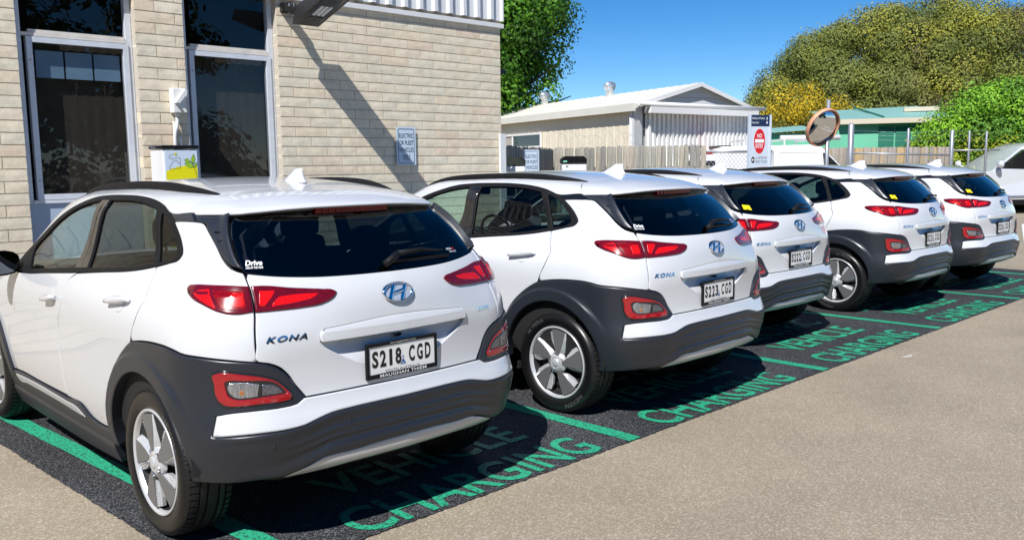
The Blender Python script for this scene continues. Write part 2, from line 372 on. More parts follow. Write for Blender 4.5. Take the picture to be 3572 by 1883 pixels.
wall_rest('left_brickwork', -7.2,0,1.02,3.32,-.30,-.86); wall_rest('left_brickwork', -7.2,-.118,.02,1.02,-.30)
def bpart(mb, name, mat): return child(mb.build(name, mat))
b = MB(); b.box(2.236,5.292,WYF+.0065,WYF+.25,0,3.32); b.box(.839,1.279,WYF+.0065,WYF+.25,0,3.32); b.box(-7.2,-.122,WYF+.0065,WYF+.25,0,3.32); bpart(b,'mortar_wall',M['mortar'])
# bodies of the building behind, roof
M['bldg'] = mk('rendered_side_wall', (.46,.41,.33), .9, var=(3,.1)); M['room'] = mk('dark_room', (.03,.028,.026), .9)
b = MB(); b.box(5.05,5.29,WYF+.25,14,0,3.9); b.box(-7.2,-7.0,WYF+.25,14,0,3.9); b.box(-7.2,5.29,13.8,14,0,3.9); bpart(b,'side_wall',M['bldg'])
b = MB(); b.box(-7.2,5.32,WYF+.03,14,4.32,4.40); bpart(b,'roof',M['room']); b = MB(); b.box(-7.0,5.05,5.4,5.5,.0,4.3); b.box(-7.0,5.05,4.56,5.4,0,.02); b.box(-7.0,5.05,4.56,5.4,3.36,3.40); bpart(b,'room_wall',M['room'])
# white beam and ribbed fascia
M['beam'] = mk('white_beam_paint', (.70,.70,.69), .45, var=(3,.05)); M['ribbed'] = mk('white_ribbed_steel', (.66,.67,.68), .4, var=(2,.05))
b = MB(); b.box(-7.2,5.33,WYF-.038,WYF+.10,3.272,3.325,.003); bpart(b,'beam',M['beam'])
b = MB(); b.box(-7.2,5.31,WYF+.02,WYF+.10,3.325,3.40); bpart(b,'fascia_backing',M['bldg'])
V = []; x = -7.2; prof = []
while x < 5.28:
    prof += [(x,0),(x+.135,0),(x+.152,-.042),(x+.200,-.042)]; x += .217
prof = [(min(a,5.315),d) for a,d in prof]+[(5.315,0)]
V = [(a,WYF-.005+d,zz) for a,d in prof for zz in (3.362,4.35)]
b = MB(); b.add(V, [(2*i,2*i+2,2*i+3,2*i+1) for i in range(len(prof)-1)]); b.box(5.300,5.318,WYF-.05,WYF+.2,3.358,4.35); o = bpart(b,'ribbed_fascia',M['ribbed'])
# windows
M['alu'] = mk('grey_aluminium_frame', (.62,.65,.70), .45, metal=.1, var=(8,.08)); M['alu_w'] = mk('pale_frame_bar', (.62,.58,.53), .5, var=(8,.1))
M['win'] = glassmat('window_glass', (.52,.53,.54), .65); M['curtain'] = mk('dark_brown_blind', (.105,.088,.068), .9, var=(3,.15)); M['pane_light'] = mk('pale_blue_pane_light', (.42,.68,.92), .5, var=(4,.12)); M['spandrel'] = mk('blue_grey_panel', (.36,.43,.54), .4, var=(2,.06))
YW = 4.405
def window(xl, xr, gl, gr, zt, group_lbl, pane_light=False):
    w = bpy.data.objects.new('window', None); COL.objects.link(w); child(w); w.matrix_parent_inverse = Matrix.Translation((-2.2,-4.3,0))
    f = MB(); z0 = 1.325; fz = .035
    f.box(xl,xl+.052,YW-.02,YW+.05,z0,3.27); f.box(xr-.05,xr,YW-.02,YW+.05,z0,3.27); f.box(xl+.052,xr-.05,YW-.03,YW+.05,z0,z0+.028)
    w.name = 'window'
    def sub(mb, name, mat): o = mb.build(name, mat); o.parent = w; return o
    sub(f,'outer_frame',M['alu'])
    f = MB(); f.box(gl-.045,gl,YW-.032,YW+.03,z0+.03,zt+.045); f.box(gr,gr+.045,YW-.032,YW+.03,z0+.03,zt+.045); f.box(gl,gr,YW-.032,YW+.03,zt,zt+.045); f.box(gl,gr,YW-.032,YW+.03,z0+.03,1.402)
    sub(f,'casement_frame',M['alu'])
    f = MB(); f.box(xl+.052,xr-.05,YW-.022,YW+.045,zt+.050,zt+.078); f.box(gl-.02,gr+.02,YW-.012,YW+.04,zt+.080,zt+.106); sub(f,'transom',M['alu_w'])
    p = MB(); p.add([(gl,YW,1.402),(gr,YW,1.402),(gr,YW,zt),(gl,YW,zt)],[(0,1,2,3)]); sub(p,'pane',M['win']); p = MB(); p.add([(gl-.01,YW+.008,zt+.106),(gr+.01,YW+.008,zt+.106),(gr+.01,YW+.008,3.27),(gl-.01,YW+.008,3.27)],[(0,1,2,3)]); sub(p,'pane',M['win'])
    k = MB(); n = 26; V = []
    for i in range(n+1):
        xx = gl-.02+(gr-gl+.04)*i/n; V += [(xx,YW+.10+.003*math.sin(i*1.9),1.36),(xx,YW+.10+.003*math.sin(i*1.9+.3),zt+.03)]
    k.add(V, [(2*i,2*i+2,2*i+3,2*i+1) for i in range(n)], True); sub(k,'blind',M['curtain'])
    if pane_light:
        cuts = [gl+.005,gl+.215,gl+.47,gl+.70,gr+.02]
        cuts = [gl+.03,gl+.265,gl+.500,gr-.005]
        for a,c in zip(cuts[:-1],cuts[1:]): q = MB(); q.box(a+.008,c-.008,YW+.045,YW+.050,2.385,2.612); sub(q,'painted_pane_light',M['pane_light'])  # added panels: the blue light showing in the glass, painted as colour
    s_ = MB(); s_.box(xl,xr,YW-.01,YW+.03,.35,z0-.002); sub(s_,'spandrel_panel',M['spandrel'])
    for zz in (1.52,2.52):
        s_ = MB(); s_.lathe([(0,.002),(.006,.002),(.006,0)],8,Matrix.Translation((gl-.024,YW-.032,zz)) @ Matrix.Rotation(R_(90),4,'X')); sub(s_,'screw',M['black'])
    return w
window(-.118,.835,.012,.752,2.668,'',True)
window(1.283,2.232,1.400,2.150,2.664,'')
b = MB(); b.box(-.122,.839,WYF+.10,WYF+.25,0,.35); b.box(1.279,2.236,WYF+.10,WYF+.25,0,.35); bpart(b,'wall_base',M['mortar'])
# white corner guard
b = MB(); b.box(5.235,5.335,WYF-.045,WYF-.012,0,1.985,.004); tag(b.build('corner_guard', M['beam']), 'white corner guard post standing at the right end of brick wall', 'post')
# black bracket on the far corner
b = MB(); b.prism([(5.30,2.93),(5.72,2.80),(5.30,2.66)], 4.6, 4.66); tag(b.build('wall_bracket', mk('black_bracket', (.012,.014,.022), .5)), 'black triangular bracket sticking out from right edge of brick building', 'bracket')
# ------------------------------------------------------------------ flood lamp on the wall
fl = thing('flood_lamp', 'black floodlight on a bracket high on the brick wall', 'lamp', (2.33,4.3,3.16))
def fpart(mb, name, mat): o = mb.build(name, mat, fl); o.matrix_parent_inverse = Matrix.Translation((-2.33,-4.3,-3.16)); return o
M['lampblk'] = mk('black_lamp_housing', (.016,.016,.017), .45, bump=(200,.1,.002)); M['led'] = mk('led_lens', (.72,.74,.76), .25, var=(50,.15)); M['lampglass'] = mk('lamp_dark_face', (.012,.015,.022), .15, coat=.5)
b = MB(); b.box(2.285,2.345,4.24,4.30,3.135,3.235,.004)
for k in range(4): b.box(2.280,2.286,4.235,4.30,3.145+k*.023,3.158+k*.023)
b.bar((2.315,4.26,3.185),(2.335,4.14,3.185),.05,.09); fpart(b,'wall_bracket',M['lampblk'])
b = MB(); b.lathe([(0,.018),(.05,.018),(.062,.012),(.062,-.012),(.05,-.018),(0,-.018)],28,Matrix.Translation((2.325,4.135,3.165)) @ Matrix.Rotation(R_(90),4,'Y')); fpart(b,'hinge_disc',M['lampblk'])
b = MB(); b.lathe([(0,.012),(.014,.012),(.017,.004),(.017,0)],6,Matrix.Translation((2.303,4.150,3.195)) @ Matrix.Rotation(R_(-90),4,'Y')); fpart(b,'bolt',M['chrome'])
# head: box-like tray reaching out from the wall; lower face carries the LED field
H0, H1 = 4.095, 3.46
def hz(y): return 3.005+.20*(H0-y)/(H0-H1)
Vh = [(2.295,H0,hz(H0)),(2.590,H0,hz(H0)),(2.590,H1,hz(H1)),(2.295,H1,hz(H1))]
Vt = [(2.325,H0-.005,hz(H0)+.17),(2.56,H0-.005,hz(H0)+.17),(2.56,H1+.03,hz(H1)+.11),(2.325,H1+.03,hz(H1)+.11)]
b = MB(); b.add(Vh+Vt, [(0,1,2,3),(7,6,5,4),(0,4,5,1),(1,5,6,2),(2,6,7,3),(3,7,4,0)]); fpart(b,'head',M['lampblk'])
def onface(x,y,d=.0): return (x,y,hz(y)-d)
b = MB(); b.add([onface(2.33,3.99,.003),onface(2.555,3.99,.003),onface(2.555,3.52,.003),onface(2.33,3.52,.003)], [(0,1,2,3)]); fpart(b,'lamp_face',M['lampglass'])
for a,c in ((3.985,3.90),):
    for x0,x1 in ((2.345,2.43),(2.45,2.54)):
        b = MB(); b.add([onface(x0,a,.006),onface(x1,a,.006),onface(x1,c,.006),onface(x0,c,.006)], [(0,1,2,3)]); fpart(b,'reflector_plate',M['lampblk'])
for k in range(3):
    for j in range(6):
        x0 = 2.375+k*.048; y0 = 3.86-j*.030; b = MB(); b.add([onface(x0,y0,.004),onface(x0+.036,y0,.004),onface(x0+.036,y0-.026,.004),onface(x0,y0-.026,.004),onface(x0+.005,y0-.004,.012),onface(x0+.031,y0-.004,.012),onface(x0+.031,y0-.022,.012),onface(x0+.005,y0-.022,.012)], [(4,5,6,7),(0,1,5,4),(1,2,6,5),(2,3,7,6),(3,0,4,7)]); fpart(b,'led_lens',M['led'])
# ------------------------------------------------------------------ wall sign, socket box, charger
def signplate(name, x0, x1, z0, z1, y, mat, parent=None, r=.018):
    P = []
    for cx,cz,a0 in ((x1-r,z1-r,0),(x0+r,z1-r,90),(x0+r,z0+r,180),(x1-r,z0+r,270)):
        for k in range(5): a = R_(a0+22.5*k); P.append((cx+r*math.cos(a),cz+r*math.sin(a)))
    b = MB(); b.prism(P, y, y+.003); return b.build(name, mat, parent)
def ring(name, x0, x1, z0, z1, y, w, mat, parent, r=.02):
    P = []; Q = []
    for cx,cz,a0 in ((x1-r,z1-r,0),(x0+r,z1-r,90),(x0+r,z0+r,180),(x1-r,z0+r,270)):
        for k in range(5): a = R_(a0+22.5*k); P.append((cx+r*math.cos(a),y,cz+r*math.sin(a))); Q.append((cx+(r-w)*math.cos(a),y,cz+(r-w)*math.sin(a)))
    n = len(P); b = MB(); b.add(P+Q, [(i,(i+1)%n,(i+1)%n+n,i+n) for i in range(n)]); return b.build(name, mat, parent)
M['sign'] = mk('sign_blue_white', (.55,.64,.74), .35); M['ink'] = mk('dark_teal_ink', (.02,.06,.09), .5)
def ev_sign(cx, z1, w, h, y, label, rz=0, post=False):
    s = thing('parking_sign', label, 'sign', (cx,y,z1-h), rz, 'electric vehicle parking signs')
    signplate('sign_plate', -w/2, w/2, 0, h, 0, M['sign'], s); ring('sign_border', -w*.42, w*.42, h*.045, h*.955, -.002, w*.022, M['ink'], s, w*.07)
    for body,zc,ww in (('ELECTRIC',.775,.74),('OR FLEET',.590,.74),('VEHICLES',.405,.74),('ONLY',.225,.40)):
        txt(body, w*ww, h*.115, (lambda A,zc=zc: np.stack([A[:,0], np.full(len(A),-.0025), h*zc+A[:,1]],1)), .0, 1.0, 'lettering', M['ink'], s)
    b = MB(); b.box(-w*.17,w*.17,-.0024,-.0016,h*.135,h*.145); b.build('underline', M['ink'], s)
    if post: b = MB(); b.tube([(0,.03,-(z1-h)),(0,.03,h*.9)], .025, 10); b.build('sign_post', M['galv'], s)
    return s
M['galv'] = mk('galvanised_steel', (.36,.37,.39), .45, metal=.6, var=(6,.15))
ev_sign(3.785, 2.040, .272, .428, 4.272, 'pale blue sign for electric or fleet vehicles fixed to brick wall')
# socket box with conduits on the pier
sb = thing('isolator_box', 'white weatherproof socket box with conduit on brick pier', 'electrical box', (1.165,4.3,2.11))
M['pvc'] = mk('white_pvc', (.72,.72,.70), .35, var=(10,.05))
def sp_(mb, name, mat, par=sb, org=(1.165,4.3,2.11)): o = mb.build(name, mat, par); o.matrix_parent_inverse = Matrix.Translation([-q for q in org]); return o
b = MB(); b.box(1.105,1.225,4.205,4.298,2.112,2.335,.008); sp_(b,'box_body',M['pvc'])
b = MB(); b.prism([(1.112,2.20),(1.205,2.325),(1.222,2.325),(1.222,2.285),(1.15,2.20)], 4.165, 4.205); sp_(b,'hood',M['pvc'])
b = MB(); b.prism([(1.135,2.205),(1.152,2.205),(1.218,2.135),(1.218,2.118),(1.20,2.118)], 4.185, 4.205); sp_(b,'lid_rib',M['pvc'])
b = MB(); b.tube([(1.155,4.255,2.12),(1.155,4.255,2.085)],.021,12); b.tube([(1.155,4.255,2.09),(1.155,4.255,2.05),(1.145,4.252,1.99),(1.125,4.25,1.94),(1.120,4.25,1.88),(1.120,4.25,1.0)],.0165,12); sp_(b,'conduit',M['pvc'])
b = MB(); b.tube([(1.128,4.29,2.03),(1.128,4.275,2.025),(1.128,4.272,1.0)],.011,8); sp_(b,'conduit',M['pvc'])
b = MB(); b.tube([(1.175,4.292,1.905),(1.175,4.272,1.895),(1.175,4.270,1.0)],.011,8); sp_(b,'conduit',M['pvc'])
# charging pedestal with printed front
ch = thing('charging_pedestal', 'white charging pedestal with black cap and yellow leaf artwork', 'charger', (1.0,4.0,0))
def cp(mb, name, mat): return sp_(mb,name,mat,ch,(1.0,4.0,0))
M['pedw'] = mk('white_pedestal_paint', (.74,.74,.74), .3, coat=.3); M['lime'] = mk('lime_leaf_print', (.36,.60,.02), .4); M['hill'] = mk('yellow_hill_print', (.80,.72,.0), .4); M['pedgrey'] = mk('pale_blue_panel_print', (.60,.68,.78), .35)
b = MB(); b.box(.876,1.196,3.955,4.235,0,1.775,.010); cp(b,'pedestal_body',M['pedw'])
b = MB(); b.box(.866,1.206,3.945,4.245,1.778,1.812,.006); cp(b,'cap',M['gloss_black'])
b = MB(); b.box(.889,1.184,3.948,3.954,.35,1.765,.002); cp(b,'front_panel',M['pedgrey'])
yF = 3.9465
hill = [(.893,.9)]+[(.893+.287*t,1.583+.052*math.sin(min(t*1.25,1)*math.pi*.5)-.05*max(t-.75,0)*1.0) for t in np.linspace(0,1,16)]+[(1.180,.9)]
b = MB(); b.add([(x,yF,z) for x,z in hill], [tuple(range(len(hill)))]); cp(b,'printed_hill',M['hill'])
def pl_line(pts, w, name, mat, y): 
    b = MB()
    for p,q in zip(pts[:-1],pts[1:]):
        d = Vector((q[0]-p[0],q[1]-p[1])); 
        if d.length < 1e-6: continue
        d.normalize(); n_ = Vector((-d.y,d.x))*w/2; e_ = d*w*.3
        b.add([(p[0]-e_.x+n_.x,y,p[1]-e_.y+n_.y),(p[0]-e_.x-n_.x,y,p[1]-e_.y-n_.y),(q[0]+e_.x-n_.x,y,q[1]+e_.y-n_.y),(q[0]+e_.x+n_.x,y,q[1]+e_.y+n_.y)], [(0,1,2,3)])
    return cp(b,name,mat)
def leaf(cx,cz,a,L_,w_):
    ts = np.linspace(0,1,9); up = [(L_*t, w_*math.sin(math.pi*t**.8)) for t in ts]; lo = [(L_*t,-w_*math.sin(math.pi*t**.8)) for t in ts[::-1]]
    ca_, sa_ = math.cos(R_(a)), math.sin(R_(a)); P = [(cx+x*ca_-z*sa_, cz+x*sa_+z*ca_) for x,z in up+lo[1:-1]]
    b = MB(); b.add([(x,yF-.0008,z) for x,z in P], [tuple(range(len(P)))]); cp(b,'printed_leaf',M['lime']); pl_line(P+P[:1],.0022,'leaf_outline',M['ink'],yF-.0014); pl_line([(cx,cz),(cx+L_*.9*ca_,cz+L_*.9*sa_)],.0018,'leaf_vein',M['ink'],yF-.0015)
leaf(1.144,1.622,160,.088,.022); leaf(1.114,1.668,165,.055,.019); leaf(1.136,1.650,80,.085,.017); leaf(1.146,1.615,55,.055,.014)
pl_line([(1.174,1.50),(1.164,1.57),(1.146,1.618),(1.134,1.652),(1.116,1.668)],.004,'plant_stem',M['ink'],yF-.0016)
pl_line([(.925,1.600),(.928,1.625),(.945,1.645),(.960,1.675),(.995,1.680),(1.001,1.660),(1.021,1.650),(1.026,1.625),(1.02,1.612),(.925,1.600)],.0025,'printed_car',M['ink'],yF-.0012)
pl_line([(1.021,1.65),(1.026,1.69),(1.02,1.705),(.945,1.693),(.925,1.705),(.93,1.725),(.975,1.735)],.0025,'printed_cable',M['ink'],yF-.0012)
for x,z,r in ((.950,1.603,.011),(0.998,1.615,.011),(.985,1.735,.011)):
    b = MB(); b.add([(x+r*math.cos(t),yF-.002,z+r*math.sin(t)) for t in np.linspace(0,6.2832,12,endpoint=False)], [tuple(range(12))]); cp(b,'printed_dot',M['hill'])
pl_line([(.994,1.738),(0.996,1.744)],.003,'plug_pin',M['ink'],yF-.0012); pl_line([(.994,1.730),(0.998,1.734)],.003,'plug_pin',M['ink'],yF-.0012)
# ------------------------------------------------------------------ shed
M['cream'] = mk('cream_steel_cladding', (.72,.64,.49), .5, var=(1.5,.05)); M['roofst'] = mk('pale_steel_roof', (.66,.63,.55), .45, var=(1.2,.06)); M['gable'] = mk('grey_white_cladding', (.52,.52,.51), .5, var=(1.5,.05)); M['gutter'] = mk('white_gutter', (.72,.71,.68), .4)
A0 = Vector((13.6,8.70,0)); A1 = Vector((17.75,8.26,0)); AX = (A1-A0).normalized(); BK = Vector((1.94,6.47,0)).normalized(); LEN = 13; EZ, RZ = 2.90, 3.42
shed = thing('steel_shed', 'cream steel shed with low gable roof behind the paling fence', 'shed', tuple(A0))
def hp(mb, name, mat, sm=None): o = mb.build(name, mat, shed); o.matrix_parent_inverse = Matrix.Translation(-A0); return o
def ribwall(P0, dirv, length, z0, ztop, pitch, depth, outv, frac=.5, name='wall_sheet', mat=None):
    """ribbed sheet: real folds; ztop(t) gives the height"""
    n = int(length/pitch); V = []
    for k in range(n+1):
        for fr,d in ((0,0),(frac*.8,0),(frac,depth),(.8*1+.12,depth)):
            t = min((k+fr)*pitch,length); p = P0+dirv*t+outv*d; V += [(p.x,p.y,z0),(p.x,p.y,ztop(t))]
    m_ = len(V)//2; b = MB(); b.add(V, [(2*i,2*i+2,2*i+3,2*i+1) for i in range(m_-1)]); return hp(b,name,mat)
OUTL = Vector((-BK.y,BK.x,0)); OUTF = Vector((AX.y,-AX.x,0))
wl_ = ribwall(A0, BK, LEN, 0, lambda t: EZ, .30, .010, OUTL, .90, 'side_cladding', M['cream'])
W2 = (A1-A0).length; mid = W2/2
def gz(t): return EZ+(RZ-EZ)*(1-abs(t-mid)/mid)
# gable: horizontal boards above, two sliding doors below
for k in range(5):
    z0 = 2.86+k*.135
    ts = [t for t in (0,W2)]; lim = max(0,(z0-EZ)/(RZ-EZ))*mid if z0 > EZ else 0; lim2 = max(0,(z0+.13-EZ)/(RZ-EZ))*mid if z0+.13 > EZ else 0
    if lim2 > mid: lim2 = mid
    P = [A0+AX*lim,A0+AX*(W2-lim),A0+AX*(W2-lim2),A0+AX*lim2]; b = MB()
    f0 = [tuple((p+OUTF*.045)+Vector((0,0,z))) for p,z in zip(P,(z0,z0,z0+.13,z0+.13))]; f0[2] = tuple(P[2]+OUTF*.012+Vector((0,0,z0+.13))); f0[3] = tuple(P[3]+OUTF*.012+Vector((0,0,z0+.13)))
    b.add(f0+[tuple(p-OUTF*.05+Vector((0,0,z))) for p,z in zip(P,(z0,z0,z0+.13,z0+.13))], [(0,1,2,3),(0,4,5,1),(7,6,5,4)]); hp(b,'gable_board',M['gable'])
b = MB(); b.add([tuple(A0+AX*t-OUTF*.05+Vector((0,0,z))) for t,z in ((0,0),(W2,0),(W2,EZ),(mid,RZ),(0,EZ))], [(0,1,2,3,4)]); hp(b,'gable_backing',M['gable'])
d1 = ribwall(A0+AX*.30+OUTF*.03, AX, 1.86, 0, lambda t: 2.74, .155, .05, OUTF, .5, 'sliding_door', M['gutter'])
d2 = ribwall(A0+AX*2.20+OUTF*.06, AX, 1.75, 0, lambda t: 2.74, .155, .05, OUTF, .5, 'sliding_door', M['gutter'])
b = MB(); b.bar(A0+AX*.05+OUTF*.02+Vector((0,0,0)), A0+AX*.05+OUTF*.02+Vector((0,0,2.86)), .30,.06); hp(b,'door_jamb',M['gable']); b = MB(); b.bar(A0+AX*(W2-.2)+OUTF*.02, A0+AX*(W2-.2)+OUTF*.02+Vector((0,0,2.86)), .42,.06); hp(b,'door_jamb',M['gable'])
b = MB(); b.bar(A0+AX*.2+OUTF*.20+Vector((0,0,2.79)), A0+AX*(W2-.05)+OUTF*.20+Vector((0,0,2.79)), .22,.14); hp(b,'door_track_cover',M['gutter'])
b = MB(); b.tube([A0-AX*.15+OUTF*.26+Vector((0,0,2.92)), A0+AX*(W2+.25)+OUTF*.26+Vector((0,0,2.92))], .05, 8); hp(b,'gable_rail',M['gutter'])
# roof planes with fine ribs, barge boards, eave fascia
def roofplane(e0, r0, name):
    n = 40; V = []; nn = (r0-e0).cross(BK).normalized(); nn = nn if nn.z > 0 else -nn
    L_ = LEN+.5
    for k in range(n+1):
        for fr,d in ((0,0),(.7,0),(.8,.025),(.95,.025)):
            t = min((k+fr)*L_/n, L_); d *= .4; p = e0+BK*t+nn*d; q = r0+BK*t+nn*d; V += [tuple(p),tuple(q)]
    b = MB(); b.add(V, [(2*i,2*i+2,2*i+3,2*i+1) for i in range(len(V)//2-1)]); return hp(b,name,M['roofst'])
F0 = OUTF*.16
e0 = A0-AX*.16+F0+Vector((0,0,EZ-.0)); r0 = A0+AX*mid+F0+Vector((0,0,RZ+.06)); e1 = A0+AX*(W2+.15)+F0+Vector((0,0,EZ))
roofplane(e0,r0,'roof_sheet'); roofplane(e1,r0,'roof_sheet')
b = MB(); b.bar(e0-Vector((0,0,.04)), r0-Vector((0,0,.04)), .04,.09); hp(b,'barge_board',M['gutter']); b = MB(); b.bar(r0-Vector((0,0,.04)), e1-Vector((0,0,.04)), .04,.09); hp(b,'barge_board',M['gutter'])
b = MB(); b.bar(e0+Vector((0,0,-.06))-AX*.03, e0+BK*(LEN+.5)+Vector((0,0,-.06))-AX*.03, .07,.17); hp(b,'eave_gutter',M['roofst'])
b = MB(); b.bar(A0+BK*.03+OUTL*.05, A0+BK*.03+OUTL*.05+Vector((0,0,2.88)), .10,.10); hp(b,'corner_flashing',M['gutter'])
# side window
M['shedglass'] = mk('dark_window_pane', (.02,.025,.03), .08, coat=.5); M['shedblind'] = mk('pale_blind', (.40,.37,.31), .8)
wv = bpy.data.objects.new('window', None); COL.objects.link(wv); wv.parent = shed; wv.matrix_parent_inverse = Matrix.Translation(-A0)
def wsub(mb,name,mat): o = mb.build(name,mat); o.parent = wv; return o
q = lambda t,d=0: A0+BK*t+OUTL*(.045+d)
b = MB(); b.bar(q(4.30)+Vector((0,0,2.07)), q(8.2)+Vector((0,0,2.07)), .06,.05); b.bar(q(4.30)+Vector((0,0,2.42)), q(8.2)+Vector((0,0,2.42)), .06,.05)
for t in (4.30,5.95,8.2): b.bar(q(t)+Vector((0,0,2.05)), q(t)+Vector((0,0,2.44)), .05,.05)
wsub(b,'window_frame',M['gutter'])
for t0,t1,mm in ((4.33,5.92,'shedglass'),(5.98,8.17,'shedblind')):
    b = MB(); b.add([tuple(q(t0,.005)+Vector((0,0,2.09))),tuple(q(t1,.005)+Vector((0,0,2.09))),tuple(q(t1,.005)+Vector((0,0,2.40))),tuple(q(t0,.005)+Vector((0,0,2.40)))], [(0,1,2,3)]); wsub(b,'window_pane',M[mm])
# turbine roof vents
def turbine(px, py, pz, r, label):
    t = thing('roof_vent', label, 'roof vent', (px,py,pz), 0, 'turbine vents on the shed roof')
    b = MB(); b.lathe([(r*.62,-.35),(r*.62,.0),(r*.70,.0),(r*.70,.03)],20); b.build('vent_base', M['galv2'], t)
    for k in range(22):
        a = 2*math.pi*k/22; V = []
        for i in range(7):
            s = i/6; rr = r*(.68+.34*math.sin(math.pi*(.12+s*.72)))*(1 if s < .8 else 1-(s-.8)*2.2); z = .03+s*r*1.35
            for da in (0,.20): V.append((rr*math.cos(a+da+s*.25)*(1-.06*(da > 0)),rr*math.sin(a+da+s*.25)*(1-.06*(da > 0)),z))
        b = MB(); b.add(V, [(2*i,2*i+1,2*i+3,2*i+2) for i in range(6)], True); b.build('vent_blade', M['galv2'], t)
    b = MB(); b.lathe([(0,.03+r*1.42),(r*.4,.03+r*1.38),(r*.62,.03+r*1.26)],20); b.build('vent_cap', M['galv2'], t)
    return t
M['galv2'] = mk('bright_galvanised', (.74,.76,.78), .3, metal=.75)
turbine(16.55,11.9,3.56,.165,'nearer spinning turbine vent on the shed roof, right of the other'); turbine(17.62,15.4,3.56,.17,'farther turbine vent on the shed roof, beside the green tree')
# ------------------------------------------------------------------ paling fences
def palingmat(name, cols):
    m = bpy.data.materials.new(name); m.use_nodes = True; t = m.node_tree; b = t.nodes['Principled BSDF']; L = t.links.new; b.inputs['Roughness'].default_value = .9
    oi = nd(t,'ShaderNodeObjectInfo'); cr = nd(t,'ShaderNodeValToRGB'); cr.color_ramp.elements[0].color = (*cols[0],1); cr.color_ramp.elements[1].color = (*cols[-1],1)
    for i,c in enumerate(cols[1:-1]): e = cr.color_ramp.elements.new((i+1)/(len(cols)-1)); e.color = (*c,1)
    L(oi.outputs['Random'], cr.inputs[0]); tc = nd(t,'ShaderNodeTexCoord'); mp = nd(t,'ShaderNodeMapping'); mp.inputs['Scale'].default_value = (30,30,2.0); L(tc.outputs['Object'], mp.inputs[0])
    n = nd(t,'ShaderNodeTexNoise', Scale=1.5, Detail=6); L(mp.outputs[0], n.inputs['Vector']); mr = nd(t,'ShaderNodeMapRange'); mr.inputs[1].default_value=.3; mr.inputs[2].default_value=.7; mr.inputs[3].default_value=.55; mr.inputs[4].default_value=1.25; L(n.outputs['Fac'], mr.inputs[0])
    hs = nd(t,'ShaderNodeHueSaturation'); L(cr.outputs[0], hs.inputs['Color']); L(mr.outputs[0], hs.inputs['Value']); L(hs.outputs[0], b.inputs['Base Color']); return m
M['paling'] = palingmat('weathered_paling', [(.25,.24,.21),(.33,.31,.26),(.19,.185,.17),(.38,.34,.27),(.28,.27,.25)])
M['paling2'] = palingmat('old_brown_paling', [(.30,.25,.20),(.36,.32,.27),(.24,.21,.18),(.46,.32,.16),(.33,.30,.27)])
_pal = {}
def paling_mesh(w, h, seed):
    rnd_ = random.Random(seed); b = MB(); c = .018
    P = [(-w/2,0),(w/2,0),(w/2,h-c-rnd_.uniform(0,.01)),(w/2-c,h),(-w/2+c,h),(-w/2,h-c-rnd_.uniform(0,.01))]
    b.prism(P,-.009,.009); me = b.mesh('paling'); return me
def fence(P0, P1, h, pitch, w, mat, label, lapped=True):
    P0 = Vector((*P0,0)); P1 = Vector((*P1,0)); d = (P1-P0).normalized(); n = int((P1-P0).length/pitch); out = Vector((d.y,-d.x,0))
    if out.dot(Vector((-2.3,-3.8,0))-P0) < 0: out = -out
    f = thing('paling_fence', label, 'fence', tuple(P0))
    ang = math.atan2(d.y,d.x)
    for k in range(n):
        key = (w,mat.name,random.randrange(4))
        if key not in _pal: _pal[key] = paling_mesh(w,h,key[2]); _pal[key].materials.append(mat)
        o = bpy.data.objects.new('paling', _pal[key]); COL.objects.link(o); o.parent = f
        o.location = d*(k+.5)*pitch+out*(.034 if (k%2 and lapped) else 0)+Vector((0,0,random.uniform(-.015,.012))); o.rotation_euler = (0,random.uniform(-.008,.008),ang)
    for z in (.4,1.5):
        b = MB(); b.bar(-out*.03+Vector((0,0,z)), P1-P0-out*.03+Vector((0,0,z)), .04,.08); b.build('fence_rail', mat, f)
    return f
fence((6.50,5.54),(9.36,7.25),1.88,.104,.098,M['paling'],'shaded grey paling fence beside the right end of brick building',False)
fence((9.36,7.25),(10.72,4.80),1.90,.098,.089,M['paling'],'sunlit lapped paling fence in front of the cream shed')
fence((23.2,10.5),(27.2,6.65),2.0,.13,.14,M['paling2'],'old brown paling fence below the green building')
# ------------------------------------------------------------------ chain link gate and barbed wire
M['wire'] = mk('galvanised_wire', (.42,.43,.44), .4, metal=.5)
gt = thing('chain_link_gate', 'chain link gate with white pipe frame left of the no entry sign', 'gate', (12.05,6.02,0))
g0 = Vector((12.05,6.02,0)); gd = Vector((.72,-.69,0)).normalized(); GL, GH = 1.5, 1.80
def gp_(mb,name,mat): o = mb.build(name,mat,gt); o.matrix_parent_inverse = Matrix.Translation(-g0); return o
b = MB(); b.tube([g0+Vector((0,0,.1)),g0+Vector((0,0,GH))],.024,8); b.tube([g0+Vector((0,0,GH)),g0+gd*GL+Vector((0,0,GH))],.022,8); b.tube([g0+gd*GL,g0+gd*GL+Vector((0,0,GH))],.024,8); gp_(b,'gate_frame',M['galv'])
b = MB(); s_ = .075
for k in range(-24,22):
    for sg in (1,-1):
        pts = []; 
        for i in range(26):
            z = i*s_; t = k*s_*1.0+sg*i*s_*.8+(0 if sg > 0 else 1.6)
            if 0 <= t <= GL and z <= GH: pts.append(g0+gd*t+Vector((0,0,z)))
        if len(pts) > 1: b.bar(pts[0],pts[-1],.006,.006)
o = gp_(b,'wire_mesh',M['wire']); tag(o, kind='stuff')
bw = thing('barbed_wire', 'loops of barbed wire strung above the paling fence', 'wire', (9.4,7.25,1.9))
rw = random.Random(3); V = []
